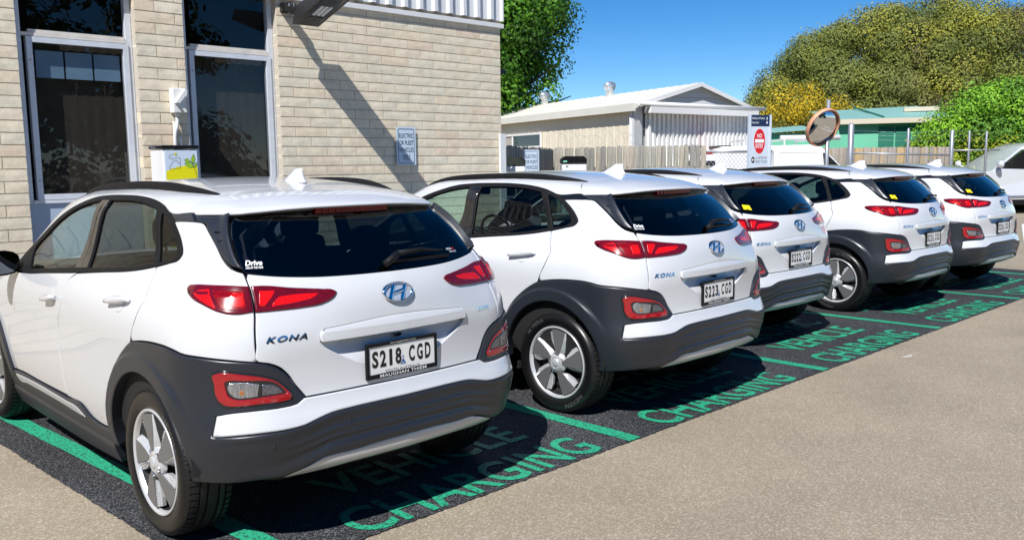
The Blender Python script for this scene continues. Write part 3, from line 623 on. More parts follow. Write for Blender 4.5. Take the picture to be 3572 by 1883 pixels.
for k in range(260):
    t = k/260; p = Vector((9.36,7.25,1.9)).lerp(Vector((12.9,5.4,2.05)), t); a = k*.42; V.append(p+Vector((-.3*math.cos(a)*.35,.3*math.cos(a)*.3,.10+(.14+.07*math.sin(k*.11))*math.sin(a)))+Vector((rw.uniform(-.02,.02),0,rw.uniform(-.02,.02))))
b = MB(); b.tube(V,.0022,4,False); o = b.build('wire_coil',M['wire'],bw); o.matrix_parent_inverse = Matrix.Translation((-9.4,-7.25,-1.9))
# ------------------------------------------------------------------ no entry sign
ns = thing('no_entry_sign', 'tall pale sign board with red no entry oval and navy header', 'sign', (11.29,4.19,0), math.atan2(-.25,.97)-R_(8)); ns.scale = (.74,1,1)
M['signgrey'] = mk('pale_sign_face', (.56,.62,.70), .4); M['navy'] = mk('navy_header', (.010,.028,.075), .4)
b = MB(); b.box(-.31,-.262,-.03,.03,0,2.40,.004); b.build('sign_post', M['signgrey'], ns); b = MB(); b.box(.262,.31,-.03,.03,0,2.40,.004); b.build('sign_post', M['signgrey'], ns)
b = MB(); b.box(-.262,.262,-.012,.012,.9,2.20); b.build('sign_board', M['signgrey'], ns); b = MB(); b.box(-.262,.262,-.014,.012,2.202,2.395); b.build('sign_header', M['navy'], ns)
def disc(name, cx, cz, rx, rz, y, mat, par, n=40): b = MB(); b.add([(cx+rx*math.cos(t),y,cz+rz*math.sin(t)) for t in np.linspace(0,2*math.pi,n,endpoint=False)], [tuple(range(n))]); return b.build(name, mat, par)
disc('oval_border',-.01,1.950,.165,.220,-.0135,M['white'],ns); disc('red_oval',-.01,1.950,.158,.212,-.0150,M['red'],ns)
b = MB(); b.box(-.135,.115,-.0165,-.0155,1.925,1.983); b.build('white_bar', M['white'], ns)
at3 = lambda x,z,y=-.0165: (lambda A: np.stack([x+A[:,0],np.full(len(A),y),z+A[:,1]],1))
txt('NO',.135,.072,at3(-.01,2.043),.012,1.0,'lettering',M['white'],ns); txt('ENTRY',.215,.076,at3(-.01,1.868),.012,1.0,'lettering',M['white'],ns)
txt('Buildings and Property',.35,.048,at3(-.05,2.335),0,1.0,'lettering',M['white'],ns); txt('Operations',.19,.046,at3(-.135,2.262),0,1.0,'lettering',M['white'],ns)
txt('ALL VISITORS MUST',.33,.045,at3(.055,1.665,-.0135),0,1.0,'lettering',M['ink'],ns); txt('REPORT TO OFFICE',.33,.045,at3(.055,1.597,-.0135),0,1.0,'lettering',M['ink'],ns)
disc('arrow_disc',-.18,1.632,.046,.055,-.0135,M['black'],ns); b = MB(); b.add([(-.211,-.015,1.632),(-.18,-.015,1.662),(-.18,-.015,1.602)],[(0,1,2)]); b.add([(-.182,-.015,1.639),(-.148,-.015,1.639),(-.148,-.015,1.625),(-.182,-.015,1.625)],[(0,1,2,3)]); b.build('arrow', M['white'], ns)
disc('crest',.19,2.335,.012,.028,-.0155,M['white'],ns,12); b = MB(); b.add([(.165,-.0155,2.25),(.215,-.0155,2.25),(.19,-.0155,2.30)],[(0,1,2)]); b.build('crest', M['white'], ns)
# ------------------------------------------------------------------ traffic mirror
tm = thing('traffic_mirror', 'round convex traffic mirror with orange rim on a grey pole', 'mirror', (12.95,3.78,0))
M['orange'] = mk('faded_orange_plastic', (.66,.33,.20), .5, var=(6,.15)); M['convex'] = mk('convex_mirror_face', (.80,.80,.80), .03, metal=1)
nrm = Vector((-.28,-.88,-.42)).normalized(); Q = Matrix.Translation((-.20,.0,2.20)) @ nrm.to_track_quat('Z','Y').to_matrix().to_4x4() @ Matrix.Scale(1.12,4)
b = MB(); b.lathe([(.298*math.sin(a)/math.sin(.62)*1.0, .298*(math.cos(a)-math.cos(.62))/math.sin(.62)) for a in np.linspace(0.0001,.62,12)],40,Q); b.build('mirror_face',M['convex'],tm)
b = MB(); b.lathe([(.292,.0),(.297,.040),(.315,.044),(.322,.015),(.315,-.03),(.20,-.06),(0.001,-.06)],40,Q); b.build('mirror_rim',M['orange'],tm)
b = MB(); b.tube([(0,0,0),(0,0,2.70)],.038,12); b.build('pole',M['galv'],tm)
# ------------------------------------------------------------------ posts and wires of the yard fence
yf = thing('wire_fence', 'galvanised post and pipe rail fence at right in front of the bushes', 'fence', (16.15,4.83,0))
def yfp(mb,name,mat): o = mb.build(name,mat,yf); o.matrix_parent_inverse = Matrix.Translation((-16.15,-4.83,0)); return o
pp_ = [(16.15,4.83,2.37,.062),(17.04,3.97,2.25,.030),(17.72,3.31,2.21,.042),(17.99,3.05,2.18,.024),(18.25,2.79,2.17,.024)]
for x,y,z,r in pp_: b = MB(); b.tube([(x,y,0),(x,y,z),(x,y,z+.03)],[r,r,r*.3],10); yfp(b,'fence_post',M['galv'])
b = MB(); b.tube([(16.15,4.83,1.76),(17.72,3.31,1.69)],.02,8); yfp(b,'fence_rail',M['galv']); b = MB(); b.tube([(17.72,3.31,1.79),(18.45,2.58,1.79)],.017,8); yfp(b,'fence_rail',M['galv'])
for z in (2.02,2.12,2.2): b = MB(); b.tube([(16.15,4.83,z+.04),(17.04,3.97,z-.02),(17.72,3.31,z),(18.25,2.79,z-.01)],.002,4); yfp(b,'fence_wire',M['wire'])
# ------------------------------------------------------------------ green building
M['teal'] = mk('pale_teal_roof', (.21,.40,.36), .5, var=(.8,.08)); M['greenwall'] = mk('green_wall_paint', (.15,.50,.32), .6, var=(.8,.12)); M['creamf'] = mk('cream_fascia', (.62,.54,.42), .5); M['greendk'] = mk('dark_green_screen', (.02,.17,.11), .7)
gb = thing('green_building', 'low green building with teal roof and cream fascia beyond the yard', 'building', (26.6,12.8,0))
G0 = Vector((26.6,12.8,0)); G1 = Vector((31.4,8.15,0)); gd_ = (G1-G0).normalized(); go_ = Vector((-gd_.y*-1,-gd_.x,0)); go_ = Vector((-.71,-.71,0)); bk_ = -go_
def gbp(mb,name,mat): o = mb.build(name,mat,gb); o.matrix_parent_inverse = Matrix.Translation((-26.6,-12.8,0)); return o
def quad(mb, *ps): mb.add([tuple(p) for p in ps],[(0,1,2,3)])
Zv = lambda z: Vector((0,0,z))
b = MB()
for p,q_,z_ in ((G0,G0+gd_*1.8,2.6),(G0+gd_*1.8,G1,2.95),(G1,G1+bk_*6,2.95),(G0,G0+bk_*6,2.6)): quad(b,p,q_,q_+Zv(z_),p+Zv(z_))
gbp(b,'wall',M['greenwall'])
b = MB(); b.bar(G0+gd_*2.5+go_*.25+Zv(2.97), G1+go_*.25+Zv(3.03), .10,.18); gbp(b,'fascia',M['creamf'])
b = MB(); quad(b,G0+gd_*2.4+go_*.3+Zv(3.06),G1+go_*.3+Zv(3.12),G1+bk_*3.0+Zv(3.70),G0+gd_*2.4+bk_*3.0+Zv(3.52)); quad(b,G0-gd_*.2+go_*.2+Zv(2.60),G0+gd_*1.8+go_*.2+Zv(2.72),G0+gd_*1.8+bk_*2+Zv(2.95),G0-gd_*.2+bk_*2+Zv(2.80)); gbp(b,'roof',M['teal'])
b = MB(); b.bar(G0+gd_*5.4+bk_*1.2+Zv(3.46), G0+gd_*6.7+bk_*1.2+Zv(3.50), .10,.16); gbp(b,'parapet_trim',M['creamf'])
b = MB(); b.bar(G0+gd_*4.1+go_*.2+Zv(3.13), G0+gd_*4.1+bk_*2.9+Zv(3.68), .04,.06); gbp(b,'roof_flashing',M['greendk'])
for k in range(4): b = MB(); b.bar(G0+gd_*(4.0+k*.62)+go_*.03+Zv(2.3), G0+gd_*(4.55+k*.62)+go_*.03+Zv(2.3), .03,1.0); gbp(b,'wall_panel',M['greendk'])
# ------------------------------------------------------------------ white van with roof rack behind the gate
def profile_body(name, prof, w0, w1, mat, par, seg=.06, top=1.2):
    """side profile (x,z) given width, rounded in at the top and edges"""
    b = MB(); n = len(prof)
    rings = []
    for s,k in ((-1,0),(-1,1),(-1,2),(1,2),(1,1),(1,0)):
        R2 = []
        cx = sum(p[0] for p in prof)/n; cz = sum(p[1] for p in prof)/n
        for x,z in prof:
            t = min(max((z-top)/.6,0),1); w = w0+(w1-w0)*t; w -= (0 if k == 0 else 0)
            f_ = (1.0,.985,.955)[2-k] if False else (1.0,.992,.965)[k]
            R2.append((cx+(x-cx)*(1-(1-f_)*1.0), s*(w-(0,.0,.0)[k]) if k == 0 else s*(w-.0) , z))
        rings.append(R2)
    # simple: outer side walls inset by a bevel
    V = []
    for s,ins,wd in ((-1,.06,0),(-1,.015,.02),(-1,0,.07),(1,0,.07),(1,.015,.02),(1,.06,0)):
        for x,z in prof:
            t = min(max((z-top)/.6,0),1); w = w0+(w1-w0)*t
            V.append((cx+(x-cx)*(1-ins*.5), s*(w-wd), cz+(z-cz)*(1-ins)))
    Fc = [tuple(range(n))[::-1]]+[(r*n+i,r*n+(i+1)%n,(r+1)*n+(i+1)%n,(r+1)*n+i) for r in range(5) for i in range(n)]+[tuple(5*n+i for i in range(n))]
    b.add(V,Fc,True); o = b.build(name,mat,par); o.data.polygons[0].use_smooth = False; o.data.polygons[-1].use_smooth = False
    return o
M['vanwhite'] = mk('white_van_paint', (.74,.75,.76), .35, coat=.8); M['silverpaint'] = mk('pale_silver_paint', (.66,.68,.71), .3, metal=.25, coat=1)
def simple_wheel(par, x, y, r):
    s = 1 if y > 0 else -1; Mx = Matrix.Translation((x,y,r)) @ Matrix.Rotation(R_(-90*s),4,'X')
    b = MB(); b.lathe([(r*.62,.0),(r*.70,.012),(r*.92,.010),(r,-.02),(r,-.18),(r*.9,-.21),(r*.6,-.2)],32,Mx); w = b.build('wheel',M['rubber'],par)
    b = MB(); b.lathe([(.001,.012),(r*.14,.012),(r*.2,-.01),(r*.58,-.004),(r*.63,.006)],20,Mx); b.build('rim',M['alloy'],w)
van = thing('parked_van', 'white van with roof rack and long pipe parked behind the gate', 'van', (17.0,6.55,0), math.atan2(-.72,.70))
prof = [(-2.0,.35),(2.1,.35),(2.15,.9),(1.75,1.08),(1.05,1.22),(.35,1.92),(.15,1.97),(-1.9,1.95),(-2.05,1.8),(-2.08,.9)]
vbo = profile_body('body',prof,.85,.80,M['vanwhite'],van)
for x in (-1.3,1.35):
    for y in (-.84,.84): simple_wheel(van,x,y,.31)
for s in (-1,1):
    b = MB(); b.prism([(.42,1.30),(.98,1.25),(.45,1.76),(.36,1.78)], s*.835,s*.852,'y'); b.build('side_window',M['gloss_black'],van)
    for x0,x1 in ((-1.75,-.75),(-.62,.25)): b = MB(); b.box(x0,x1,s*.842,s*.856,1.28,1.80,.01); b.build('side_panel',M['vanwhite'],van)
b = MB(); b.add([(1.04,-.7,1.245),(1.04,.7,1.245),(.40,.66,1.89),(.40,-.66,1.89)],[(0,1,2,3)]); b.build('windscreen',M['gloss_black'],van)
for x in (-1.4,-.5,.2): b = MB(); b.bar((x,-.8,2.08),(x,.8,2.08),.04,.04); b.bar((x,-.78,1.94),(x,-.78,2.08),.03); b.bar((x,.78,1.94),(x,.78,2.08),.03); b.build('roof_bar',M['gutter'],van)
b = MB(); b.tube([(-.55,-.62,2.13),(.80,-.62,2.13)],.062,12); tag(b.build('pipe_carrier',M['pvc'],van), None)
ute = thing('parked_utility', 'white utility cab with light bar seen through the chain link gate', 'car', (15.6,8.1,0), math.atan2(-.69,.72))
prof = [(-2.2,.4),(2.2,.4),(2.25,.85),(2.05,1.02),(1.0,1.08),(.55,1.72),(.3,1.78),(-.7,1.76),(-1.0,1.1),(-2.2,1.05)]
profile_body('body',prof,.86,.72,M['vanwhite'],ute,top=1.05)
for x in (-1.4,1.4):
    for y in (-.85,.85): simple_wheel(ute,x,y,.36)
b = MB(); b.prism([(-.78,1.16),(.86,1.14),(.48,1.62),(-.62,1.64)], -.835,-.800,'y'); b.prism([(-.78,1.16),(.86,1.14),(.48,1.62),(-.62,1.64)], .800,.835,'y'); b.build('side_window',M['gloss_black'],ute)
for x0,c in ((-.45,'black'),(.15,'black')): b = MB(); b.box(x0,x0+.28,-.6,.6,1.92,1.98,.01); b.bar((x0+.14,-.5,1.77),(x0+.14,-.5,1.92),.03); b.bar((x0+.14,.5,1.77),(x0+.14,.5,1.92),.03); b.build('roof_rack',M[c],ute)
b = MB(); b.box(-.2,.25,-.45,.45,1.79,1.86,.02); b.build('light_bar',M['red'],ute)
# ------------------------------------------------------------------ silver wagon at the right edge
suv = thing('parked_wagon', 'pale silver wagon parked side on beyond the row, right edge', 'car', (26.78,4.96,0), math.atan2(.696,-.718)); suv.scale = (1.17,1.17,1.17)
prof = [(-2.25,.32),(2.2,.32),(2.3,.6),(2.22,.78),(1.95,.88),(.80,1.07),(-.05,1.66),(-.35,1.76),(-1.6,1.74),(-2.15,1.25),(-2.32,1.0),(-2.35,.6)]
profile_body('body',prof,.90,.66,M['silverpaint'],suv,top=1.05)
for s in (-1,1):
    b = MB(); b.prism([(.66,1.13),(.0,1.585),(-.2,1.645),(-.35,1.66),(-.35,1.10)], s*.70,s*.885,'y'); b.prism([(-.42,1.10),(-.42,1.66),(-1.45,1.62),(-1.9,1.2),(-1.9,1.14)], s*.70,s*.885,'y'); b.build('side_window',M['gloss_black'],suv)
    for x in (-.15,-1.2): b = MB(); b.tube([(x-.1,s*.905,.95),(x,s*.925,.965),(x+.1,s*.905,.95)],.014,8); b.build('door_handle',M['chrome'],suv)
    b = MB(); b.tube([(1.9,s*.90,.42),(-1.9,s*.90,.42)],.03,8); b.build('sill_trim',M['chrome'],suv); b = MB(); b.box(-1.85,1.85,s*.80,s*.895,.22,.37); b.build('side_sill',M['trim'],suv)
    b = MB(); b.tube([(.65,s*.86,1.16),(.66,s*1.0,1.20)],[.03,.02],8); b.lathe([(0,.10),(.06,.09),(.095,.04),(.10,0),(.08,-.03),(0,-.04)],16,Matrix.Translation((.66,s*1.04,1.23)) @ Matrix.Rotation(R_(90),4,'Y')); b.build('door_mirror',M['silverpaint'],suv)
for x in (-1.42,1.42):
    for y in (-.90,.90): simple_wheel(suv,x,y,.35)
# ------------------------------------------------------------------ bays' second charger posts and sign
ev_sign(6.25,1.802,.235,.40,4.72,'pale blue parking sign on a post before the shaded fence',R_(-20),True)
def charger(x, y, rz, w, z1, label, arched):
    c = thing('charger_post', label, 'charger', (x,y,0), rz, 'charging posts by the fence')
    b = MB(); b.box(-w/2,w/2,-.12,.12,0,z1-.11,.02); b.build('charger_body',M['pedw'],c)
    b = MB(); b.prism([(-w/2,z1-.107),(w/2,z1-.107),(w/2,z1-.04),(w/2-.05,z1),(-w/2+.05,z1),(-w/2,z1-.04)],-.13,.13); b.build('charger_cap',M['gloss_black'],c)
    if arched:
        for s in (-1,1): b = MB(); b.add([(s*(w/2-.0+.0),-.122,z1-.14)]+[(s*(w/2-.085*(math.cos(a))),-.1225,z1-.22+.08*math.sin(a)) for a in np.linspace(.0,1.57,8)]+[(s*(w/2-.085),-.1225,z1-.6),(s*w/2,-.1225,z1-.6)],[tuple(range(11))]) if False else b.box(s*w/2*.45-.055,s*w/2*.45+.055,-.124,-.121,z1-.5,z1-.19,.0); b.build('charger_bay',M['black'],c)
        b = MB(); b.box(.02,.08,-.126,-.1245,z1-.235,z1-.215); b.build('charger_label',M['white'],c)
    else:
        b = MB(); b.box(-w/2+.02,-w/2+.075,-.1325,-.130,z1-.085,z1-.065,.003); b.build('status_light',mk('green_status_lens',(.25,.70,.50),.3),c)
        b = MB(); b.box(-w/2+.06,-w/2+.095,-.123,-.120,z1-.155,z1-.14); b.build('charger_slot',M['black'],c)
    return c
charger(5.74,4.52,R_(-40),.26,1.70,'white charging post with black cap beside the corner guard',True)
charger(7.38,4.97,R_(-40),.37,1.715,'white and black charging post with green light before the fence',False)
strip('white_road_line',13.3,.45,21.5,2.85,.14,M['white_line'],'white line on the lane beyond the farthest car')
strip('white_road_line',13.9,-.5,17.5,.62,.14,M['white_line'],'nearer white line on lane by the right edge')
# ------------------------------------------------------------------ trees
def leafmat(name, trans=.35, rough=.55):
    m = bpy.data.materials.new(name); m.use_nodes = True; t = m.node_tree; b = t.nodes['Principled BSDF']; L = t.links.new
    at = nd(t,'ShaderNodeAttribute'); at.attribute_name = 'leaf'; L(at.outputs['Color'], b.inputs['Base Color']); b.inputs['Roughness'].default_value = rough; b.inputs['Specular IOR Level'].default_value = .35
    tr = nd(t,'ShaderNodeBsdfTranslucent'); hs = nd(t,'ShaderNodeHueSaturation'); hs.inputs['Value'].default_value = 1.3; L(at.outputs['Color'], hs.inputs['Color']); L(hs.outputs[0], tr.inputs[0])
    mx = nd(t,'ShaderNodeMixShader'); mx.inputs[0].default_value = trans; L(b.outputs[0], mx.inputs[1]); L(tr.outputs[0], mx.inputs[2]); L(mx.outputs[0], t.nodes['Material Output'].inputs[0]); return m
M['leaf'] = leafmat('leaves'); M['needle'] = leafmat('fine_foliage', .12, .7); M['bark'] = mk('grey_brown_bark', (.10,.08,.06), .9, var=(8,.3), bump=(20,.6,.02))
def foliage(name, clumps, nleaf, lw, lh, cols, mat, par, seed, up=.5, shell=.65, org=(0,0,0)):
    """clumps: (centre, radius, colour index weight); every leaf is its own small folded blade"""
    g = np.random.default_rng(seed); V = []; Cc = []
    for (c,r,ci) in clumps:
        n = max(8,int(nleaf*(r/1.0)**2)); d = g.normal(size=(n,3)); d /= np.linalg.norm(d,axis=1)[:,None]
        rad = r*(shell+(1-shell)*g.random(n)**.6)*(1+.12*g.normal(size=n)); p = np.array(c)+d*rad[:,None]*np.array([1,1,.85])
        nn = d*1.1+g.normal(size=(n,3))*.34+np.array([0,0,up*.6]); nn /= np.linalg.norm(nn,axis=1)[:,None]
        a = np.cross(nn,g.normal(size=(n,3))); a /= np.linalg.norm(a,axis=1)[:,None]; b = np.cross(nn,a); s = .6+.8*g.random(n)
        A = a*(lh*s)[:,None]; B = b*(lw*s)[:,None]*.5
        V.append(np.stack([p-A*.5,p+B+nn*(.1*lw),p+A*.5,p-B+nn*(.1*lw)],1).reshape(-1,3))
        base = np.array(cols[ci]); pick = np.where(g.random(n) < .75, g.integers(0,len(base)), g.integers(0,len(base),n)); k = base[pick]*((.86+.28*g.random(n))*(.85+.3*g.random()))[:,None]; Cc.append(np.repeat(k,4,0))
    V = np.concatenate(V)-np.array(org); Cc = np.concatenate(Cc); n = len(V)//4
    me = bpy.data.meshes.new(name); me.vertices.add(len(V)); me.vertices.foreach_set('co',V.ravel()); me.loops.add(len(V)); me.loops.foreach_set('vertex_index',np.arange(len(V),dtype=np.int32)); me.polygons.add(n); me.polygons.foreach_set('loop_start',np.arange(0,4*n,4,dtype=np.int32)); me.polygons.foreach_set('loop_total',np.full(n,4,dtype=np.int32))
    at = me.attributes.new('leaf','FLOAT_COLOR','POINT'); at.data.foreach_set('color',np.concatenate([Cc,np.ones((len(Cc),1))],1).ravel()); me.update(); me.validate()
    return link(name, me, mat, par)
def dome(c, rx, ry, rz, n, r0, r1, seed, zmin=-.2, fill=.25):
    """clump centres over the outer part of an ellipsoid, rx across the view, ry along it"""
    g = np.random.default_rng(seed); out = []; ax = np.array([.718,-.696,0]); ay = np.array([.696,.718,0])
    while len(out) < n:
        d = g.normal(size=3); d /= np.linalg.norm(d)
        if d[2] < zmin: continue
        k = 1-fill*g.random()**1.6; r = r0+(r1-r0)*g.random()
        p = np.array(c)+ax*d[0]*(rx-r*.7)*k+ay*d[1]*(ry-r*.7)*k+np.array([0,0,1])*d[2]*(rz-r*.7)*k; out.append((p,r,0))
    return out
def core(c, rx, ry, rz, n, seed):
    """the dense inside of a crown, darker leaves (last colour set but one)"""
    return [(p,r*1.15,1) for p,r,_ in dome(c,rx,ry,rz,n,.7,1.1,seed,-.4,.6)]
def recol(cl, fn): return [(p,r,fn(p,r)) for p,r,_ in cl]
def trunk(par, base, top, r, seed, nb=6, spread=3.0, org=(0,0,0)):
    g = random.Random(seed); b = MB(); B = Vector(base)-Vector(org); T = Vector(top)-Vector(org); b.tube([B,B.lerp(T,.5)+Vector((g.uniform(-.2,.2),g.uniform(-.2,.2),0)),T],[r,r*.75,r*.4],9)
    for k in range(nb):
        s = B.lerp(T,g.uniform(.45,1)); e = s+Vector((g.uniform(-1,1)*spread,g.uniform(-1,1)*spread,g.uniform(.4,1)*spread*.7)); b.tube([s,s.lerp(e,.5)+Vector((0,0,.2)),e],[r*.35,r*.22,r*.06],6)
    o = b.build('trunk',M['bark'],par); return o
def tree(name, label, cat, base, clumps, nleaf, lw, lh, cols, mat, seed, tr=.3, th=4, nb=6, spread=3, up=.5, shell=.65):
    t = thing(name, label, cat, base); trunk(t, base, (base[0],base[1],base[2]+th), tr, seed, nb, spread, base); foliage('crown', clumps, nleaf, lw, lh, cols, mat, t, seed, up, shell, base); return t
G_r = np.random.default_rng(5)
# tall olive and yellow dome
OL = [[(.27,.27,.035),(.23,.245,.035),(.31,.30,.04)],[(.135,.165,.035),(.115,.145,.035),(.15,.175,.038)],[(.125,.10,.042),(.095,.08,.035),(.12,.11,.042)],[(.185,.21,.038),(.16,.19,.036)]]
cl = dome((48.0,14.85,2.4),11.2,7.0,7.95,380,.7,1.45,11,-.2,.10)
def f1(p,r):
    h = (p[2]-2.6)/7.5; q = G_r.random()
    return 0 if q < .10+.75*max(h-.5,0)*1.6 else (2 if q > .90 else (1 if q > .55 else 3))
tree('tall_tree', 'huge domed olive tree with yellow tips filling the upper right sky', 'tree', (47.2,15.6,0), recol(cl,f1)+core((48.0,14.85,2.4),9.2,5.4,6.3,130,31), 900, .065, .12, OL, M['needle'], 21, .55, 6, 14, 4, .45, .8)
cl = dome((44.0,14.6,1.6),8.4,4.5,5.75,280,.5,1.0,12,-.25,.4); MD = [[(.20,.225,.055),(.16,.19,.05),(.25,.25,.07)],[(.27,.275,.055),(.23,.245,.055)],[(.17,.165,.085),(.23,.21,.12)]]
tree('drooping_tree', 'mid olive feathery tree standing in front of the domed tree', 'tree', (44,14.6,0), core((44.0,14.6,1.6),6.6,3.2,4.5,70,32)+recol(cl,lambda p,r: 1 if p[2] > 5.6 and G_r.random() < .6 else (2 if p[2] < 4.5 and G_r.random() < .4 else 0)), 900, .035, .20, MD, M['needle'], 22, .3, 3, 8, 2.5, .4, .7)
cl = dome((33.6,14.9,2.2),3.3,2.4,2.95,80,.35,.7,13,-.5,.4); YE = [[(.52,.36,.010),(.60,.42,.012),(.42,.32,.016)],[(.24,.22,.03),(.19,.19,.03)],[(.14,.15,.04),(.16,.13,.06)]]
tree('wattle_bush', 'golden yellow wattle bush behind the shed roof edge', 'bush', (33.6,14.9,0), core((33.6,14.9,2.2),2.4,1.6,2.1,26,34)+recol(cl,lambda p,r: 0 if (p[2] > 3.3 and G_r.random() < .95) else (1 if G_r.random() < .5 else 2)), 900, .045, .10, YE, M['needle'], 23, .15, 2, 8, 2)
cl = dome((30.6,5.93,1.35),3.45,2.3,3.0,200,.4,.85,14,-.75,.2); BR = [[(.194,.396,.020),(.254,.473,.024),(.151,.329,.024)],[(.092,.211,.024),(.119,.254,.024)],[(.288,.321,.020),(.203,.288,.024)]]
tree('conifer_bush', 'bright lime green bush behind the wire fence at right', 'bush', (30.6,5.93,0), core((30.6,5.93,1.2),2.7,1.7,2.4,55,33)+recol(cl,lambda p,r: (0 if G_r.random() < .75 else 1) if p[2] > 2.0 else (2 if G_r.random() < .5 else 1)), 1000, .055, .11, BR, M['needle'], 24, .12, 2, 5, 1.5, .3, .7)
# broad leaved tree past the end of the wall
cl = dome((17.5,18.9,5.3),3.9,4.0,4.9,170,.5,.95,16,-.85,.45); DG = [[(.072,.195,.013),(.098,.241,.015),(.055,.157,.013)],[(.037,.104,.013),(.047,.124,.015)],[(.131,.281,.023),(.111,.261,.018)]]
tree('broadleaf_tree', 'dark green broadleaf tree rising behind the end of the brick wall', 'tree', (17.9,18.6,0), core((17.5,18.9,5.3),2.9,2.9,3.7,60,35)+recol(cl,lambda p,r: 2 if G_r.random() < .30 else (0 if G_r.random() < .6 else 1)), 760, .085, .115, DG, M['leaf'], 26, .3, 5, 12, 3.2, .45, .5)
b = MB(); g6 = random.Random(8)
tw = thing('bare_bush', 'bare dark twiggy bush at the left foot of the domed tree', 'bush', (34.5,18.2,0))
for k in range(34):
    s = Vector((g6.uniform(-.5,.5),g6.uniform(-.5,.5),3.0)); e = s+Vector((g6.uniform(-1,.8),g6.uniform(-.8,1),g6.uniform(.5,1.5))); b.tube([s,s.lerp(e,.5)+Vector((g6.uniform(-.1,.1),0,.1)),e],[.016,.011,.004],4)
b.tube([(0,0,0),(0,0,3.2)],.12,8); b.build('branches',M['bark'],tw)

# unseen trees added behind the viewer for reflections, raised to block low sky
cl = []
for k in range(190):
    a = R_(150+170*k/190); rr = 34+G_r.random()*6; cl.append((np.array([rr*math.sin(a)+2, rr*math.cos(a)-2, .8+10.5*G_r.random()**1.1]), 1.6+1.2*G_r.random(), 0))
o = foliage('added_wood', cl, 100, .34, .42, [[(.06,.085,.03),(.09,.11,.035),(.045,.065,.025)]], M['leaf'], None, 40); tag(o, kind='stuff')
# ------------------------------------------------------------------ the hatchback's body surface, an implicit shape in metres
def _nat(x):
    n=len(x); h=np.diff(x); A=np.zeros((n,n)); B=np.zeros((n,n)); A[0,0]=A[-1,-1]=1
    for i in range(1,n-1):
        A[i,i-1]=h[i-1]; A[i,i]=2*(h[i-1]+h[i]); A[i,i+1]=h[i]
        B[i,i-1]=6/h[i-1]; B[i,i]=-6/h[i-1]-6/h[i]; B[i,i+1]=6/h[i]
    return np.linalg.solve(A,B)
def _basis(x,M,q):
    q=np.clip(q,x[0],x[-1]); i=np.clip(np.searchsorted(x,q,side='right')-1,0,len(x)-2)
    h=x[i+1]-x[i]; a=(x[i+1]-q)/h; b=1-a
    W=np.zeros((len(q),len(x))); r=np.arange(len(q))
    W[r,i]+=a; W[r,i+1]+=b
    W+=((a**3-a)*h*h/6)[:,None]*M[i]+((b**3-b)*h*h/6)[:,None]*M[i+1]
    return W
class Spl2:
    def __init__(s,a,b,G): s.a=np.array(a,float); s.b=np.array(b,float); s.G=np.array(G,float); s.Ma=_nat(s.a); s.Mb=_nat(s.b)
    def __call__(s,u,v):
        u=np.atleast_1d(u).astype(float); v=np.atleast_1d(v).astype(float)
        return np.einsum('ij,jk,ik->i',_basis(s.a,s.Ma,u),s.G,_basis(s.b,s.Mb,v))
# half width over (y,z)
WY=[-.75,-.45,-.20,.15,.6,1.1,1.7,2.2,2.7,3.1,3.5]
WZ=[.12,.32,.45,.62,.80,.93,1.02,1.10,1.18,1.28,1.40,1.55]
_base=np.array([.768,.840,.868,.880,.884,.884,.862,.814,.778,.744,.706,.640])
_dw={-.75:[-.06,-.04,-.03,-.03,-.035,-.05,-.07,-.085,-.11,-.12,-.12,-.12],
 -.45:[-.03,-.015,-.01,-.01,-.012,-.022,-.035,-.045,-.07,-.085,-.085,-.085],
 -.20:[-.02,-.005,0,0,-.002,-.008,-.016,-.024,-.045,-.06,-.058,-.055],
 .15:[-.01,0,0,0,0,-.002,-.008,-.018,-.032,-.035,-.030,-.030],
 .6:[0,0,0,0,0,0,-.002,-.005,-.010,-.010,-.01,-.01],1.1:[0]*12,
 1.7:[0,0,0,0,0,-.004,-.008,-.010,-.012,-.015,-.02,-.03],
 2.2:[-.005,-.002,0,0,-.005,-.012,-.02,-.02,-.03,-.04,-.05,-.06],
 2.7:[-.02,-.01,-.005,-.005,-.015,-.03,-.045,-.05,-.06,-.07,-.08,-.1],
 3.1:[-.06,-.05,-.05,-.05,-.06,-.08,-.1,-.1,-.12,-.14,-.15,-.17],
 3.5:[-.2,-.18,-.17,-.17,-.18,-.2,-.22,-.24,-.26,-.28,-.3,-.3]}
SW=Spl2(WY,WZ,[_base+np.array(_dw[y]) for y in WY])
# rear y over (x,z)
RX=[0,.3,.55,.75,.95]
RZ=[.18,.30,.42,.55,.64,.72,.80,.90,1.0,1.07,1.13,1.20,1.30,1.42,1.55]
_r0=np.array([-.56,-.645,-.690,-.705,-.672,-.660,-.658,-.662,-.656,-.640,-.608,-.550,-.450,-.312,-.15])
_rc=np.array([.09,.09,.09,.085,.085,.085,.085,.095,.14,.17,.175,.17,.16,.15,.14])
SR=Spl2(RX,RZ,[_r0+_rc*(x/.75)**2*(1 if x<.8 else 1.1) for x in RX])
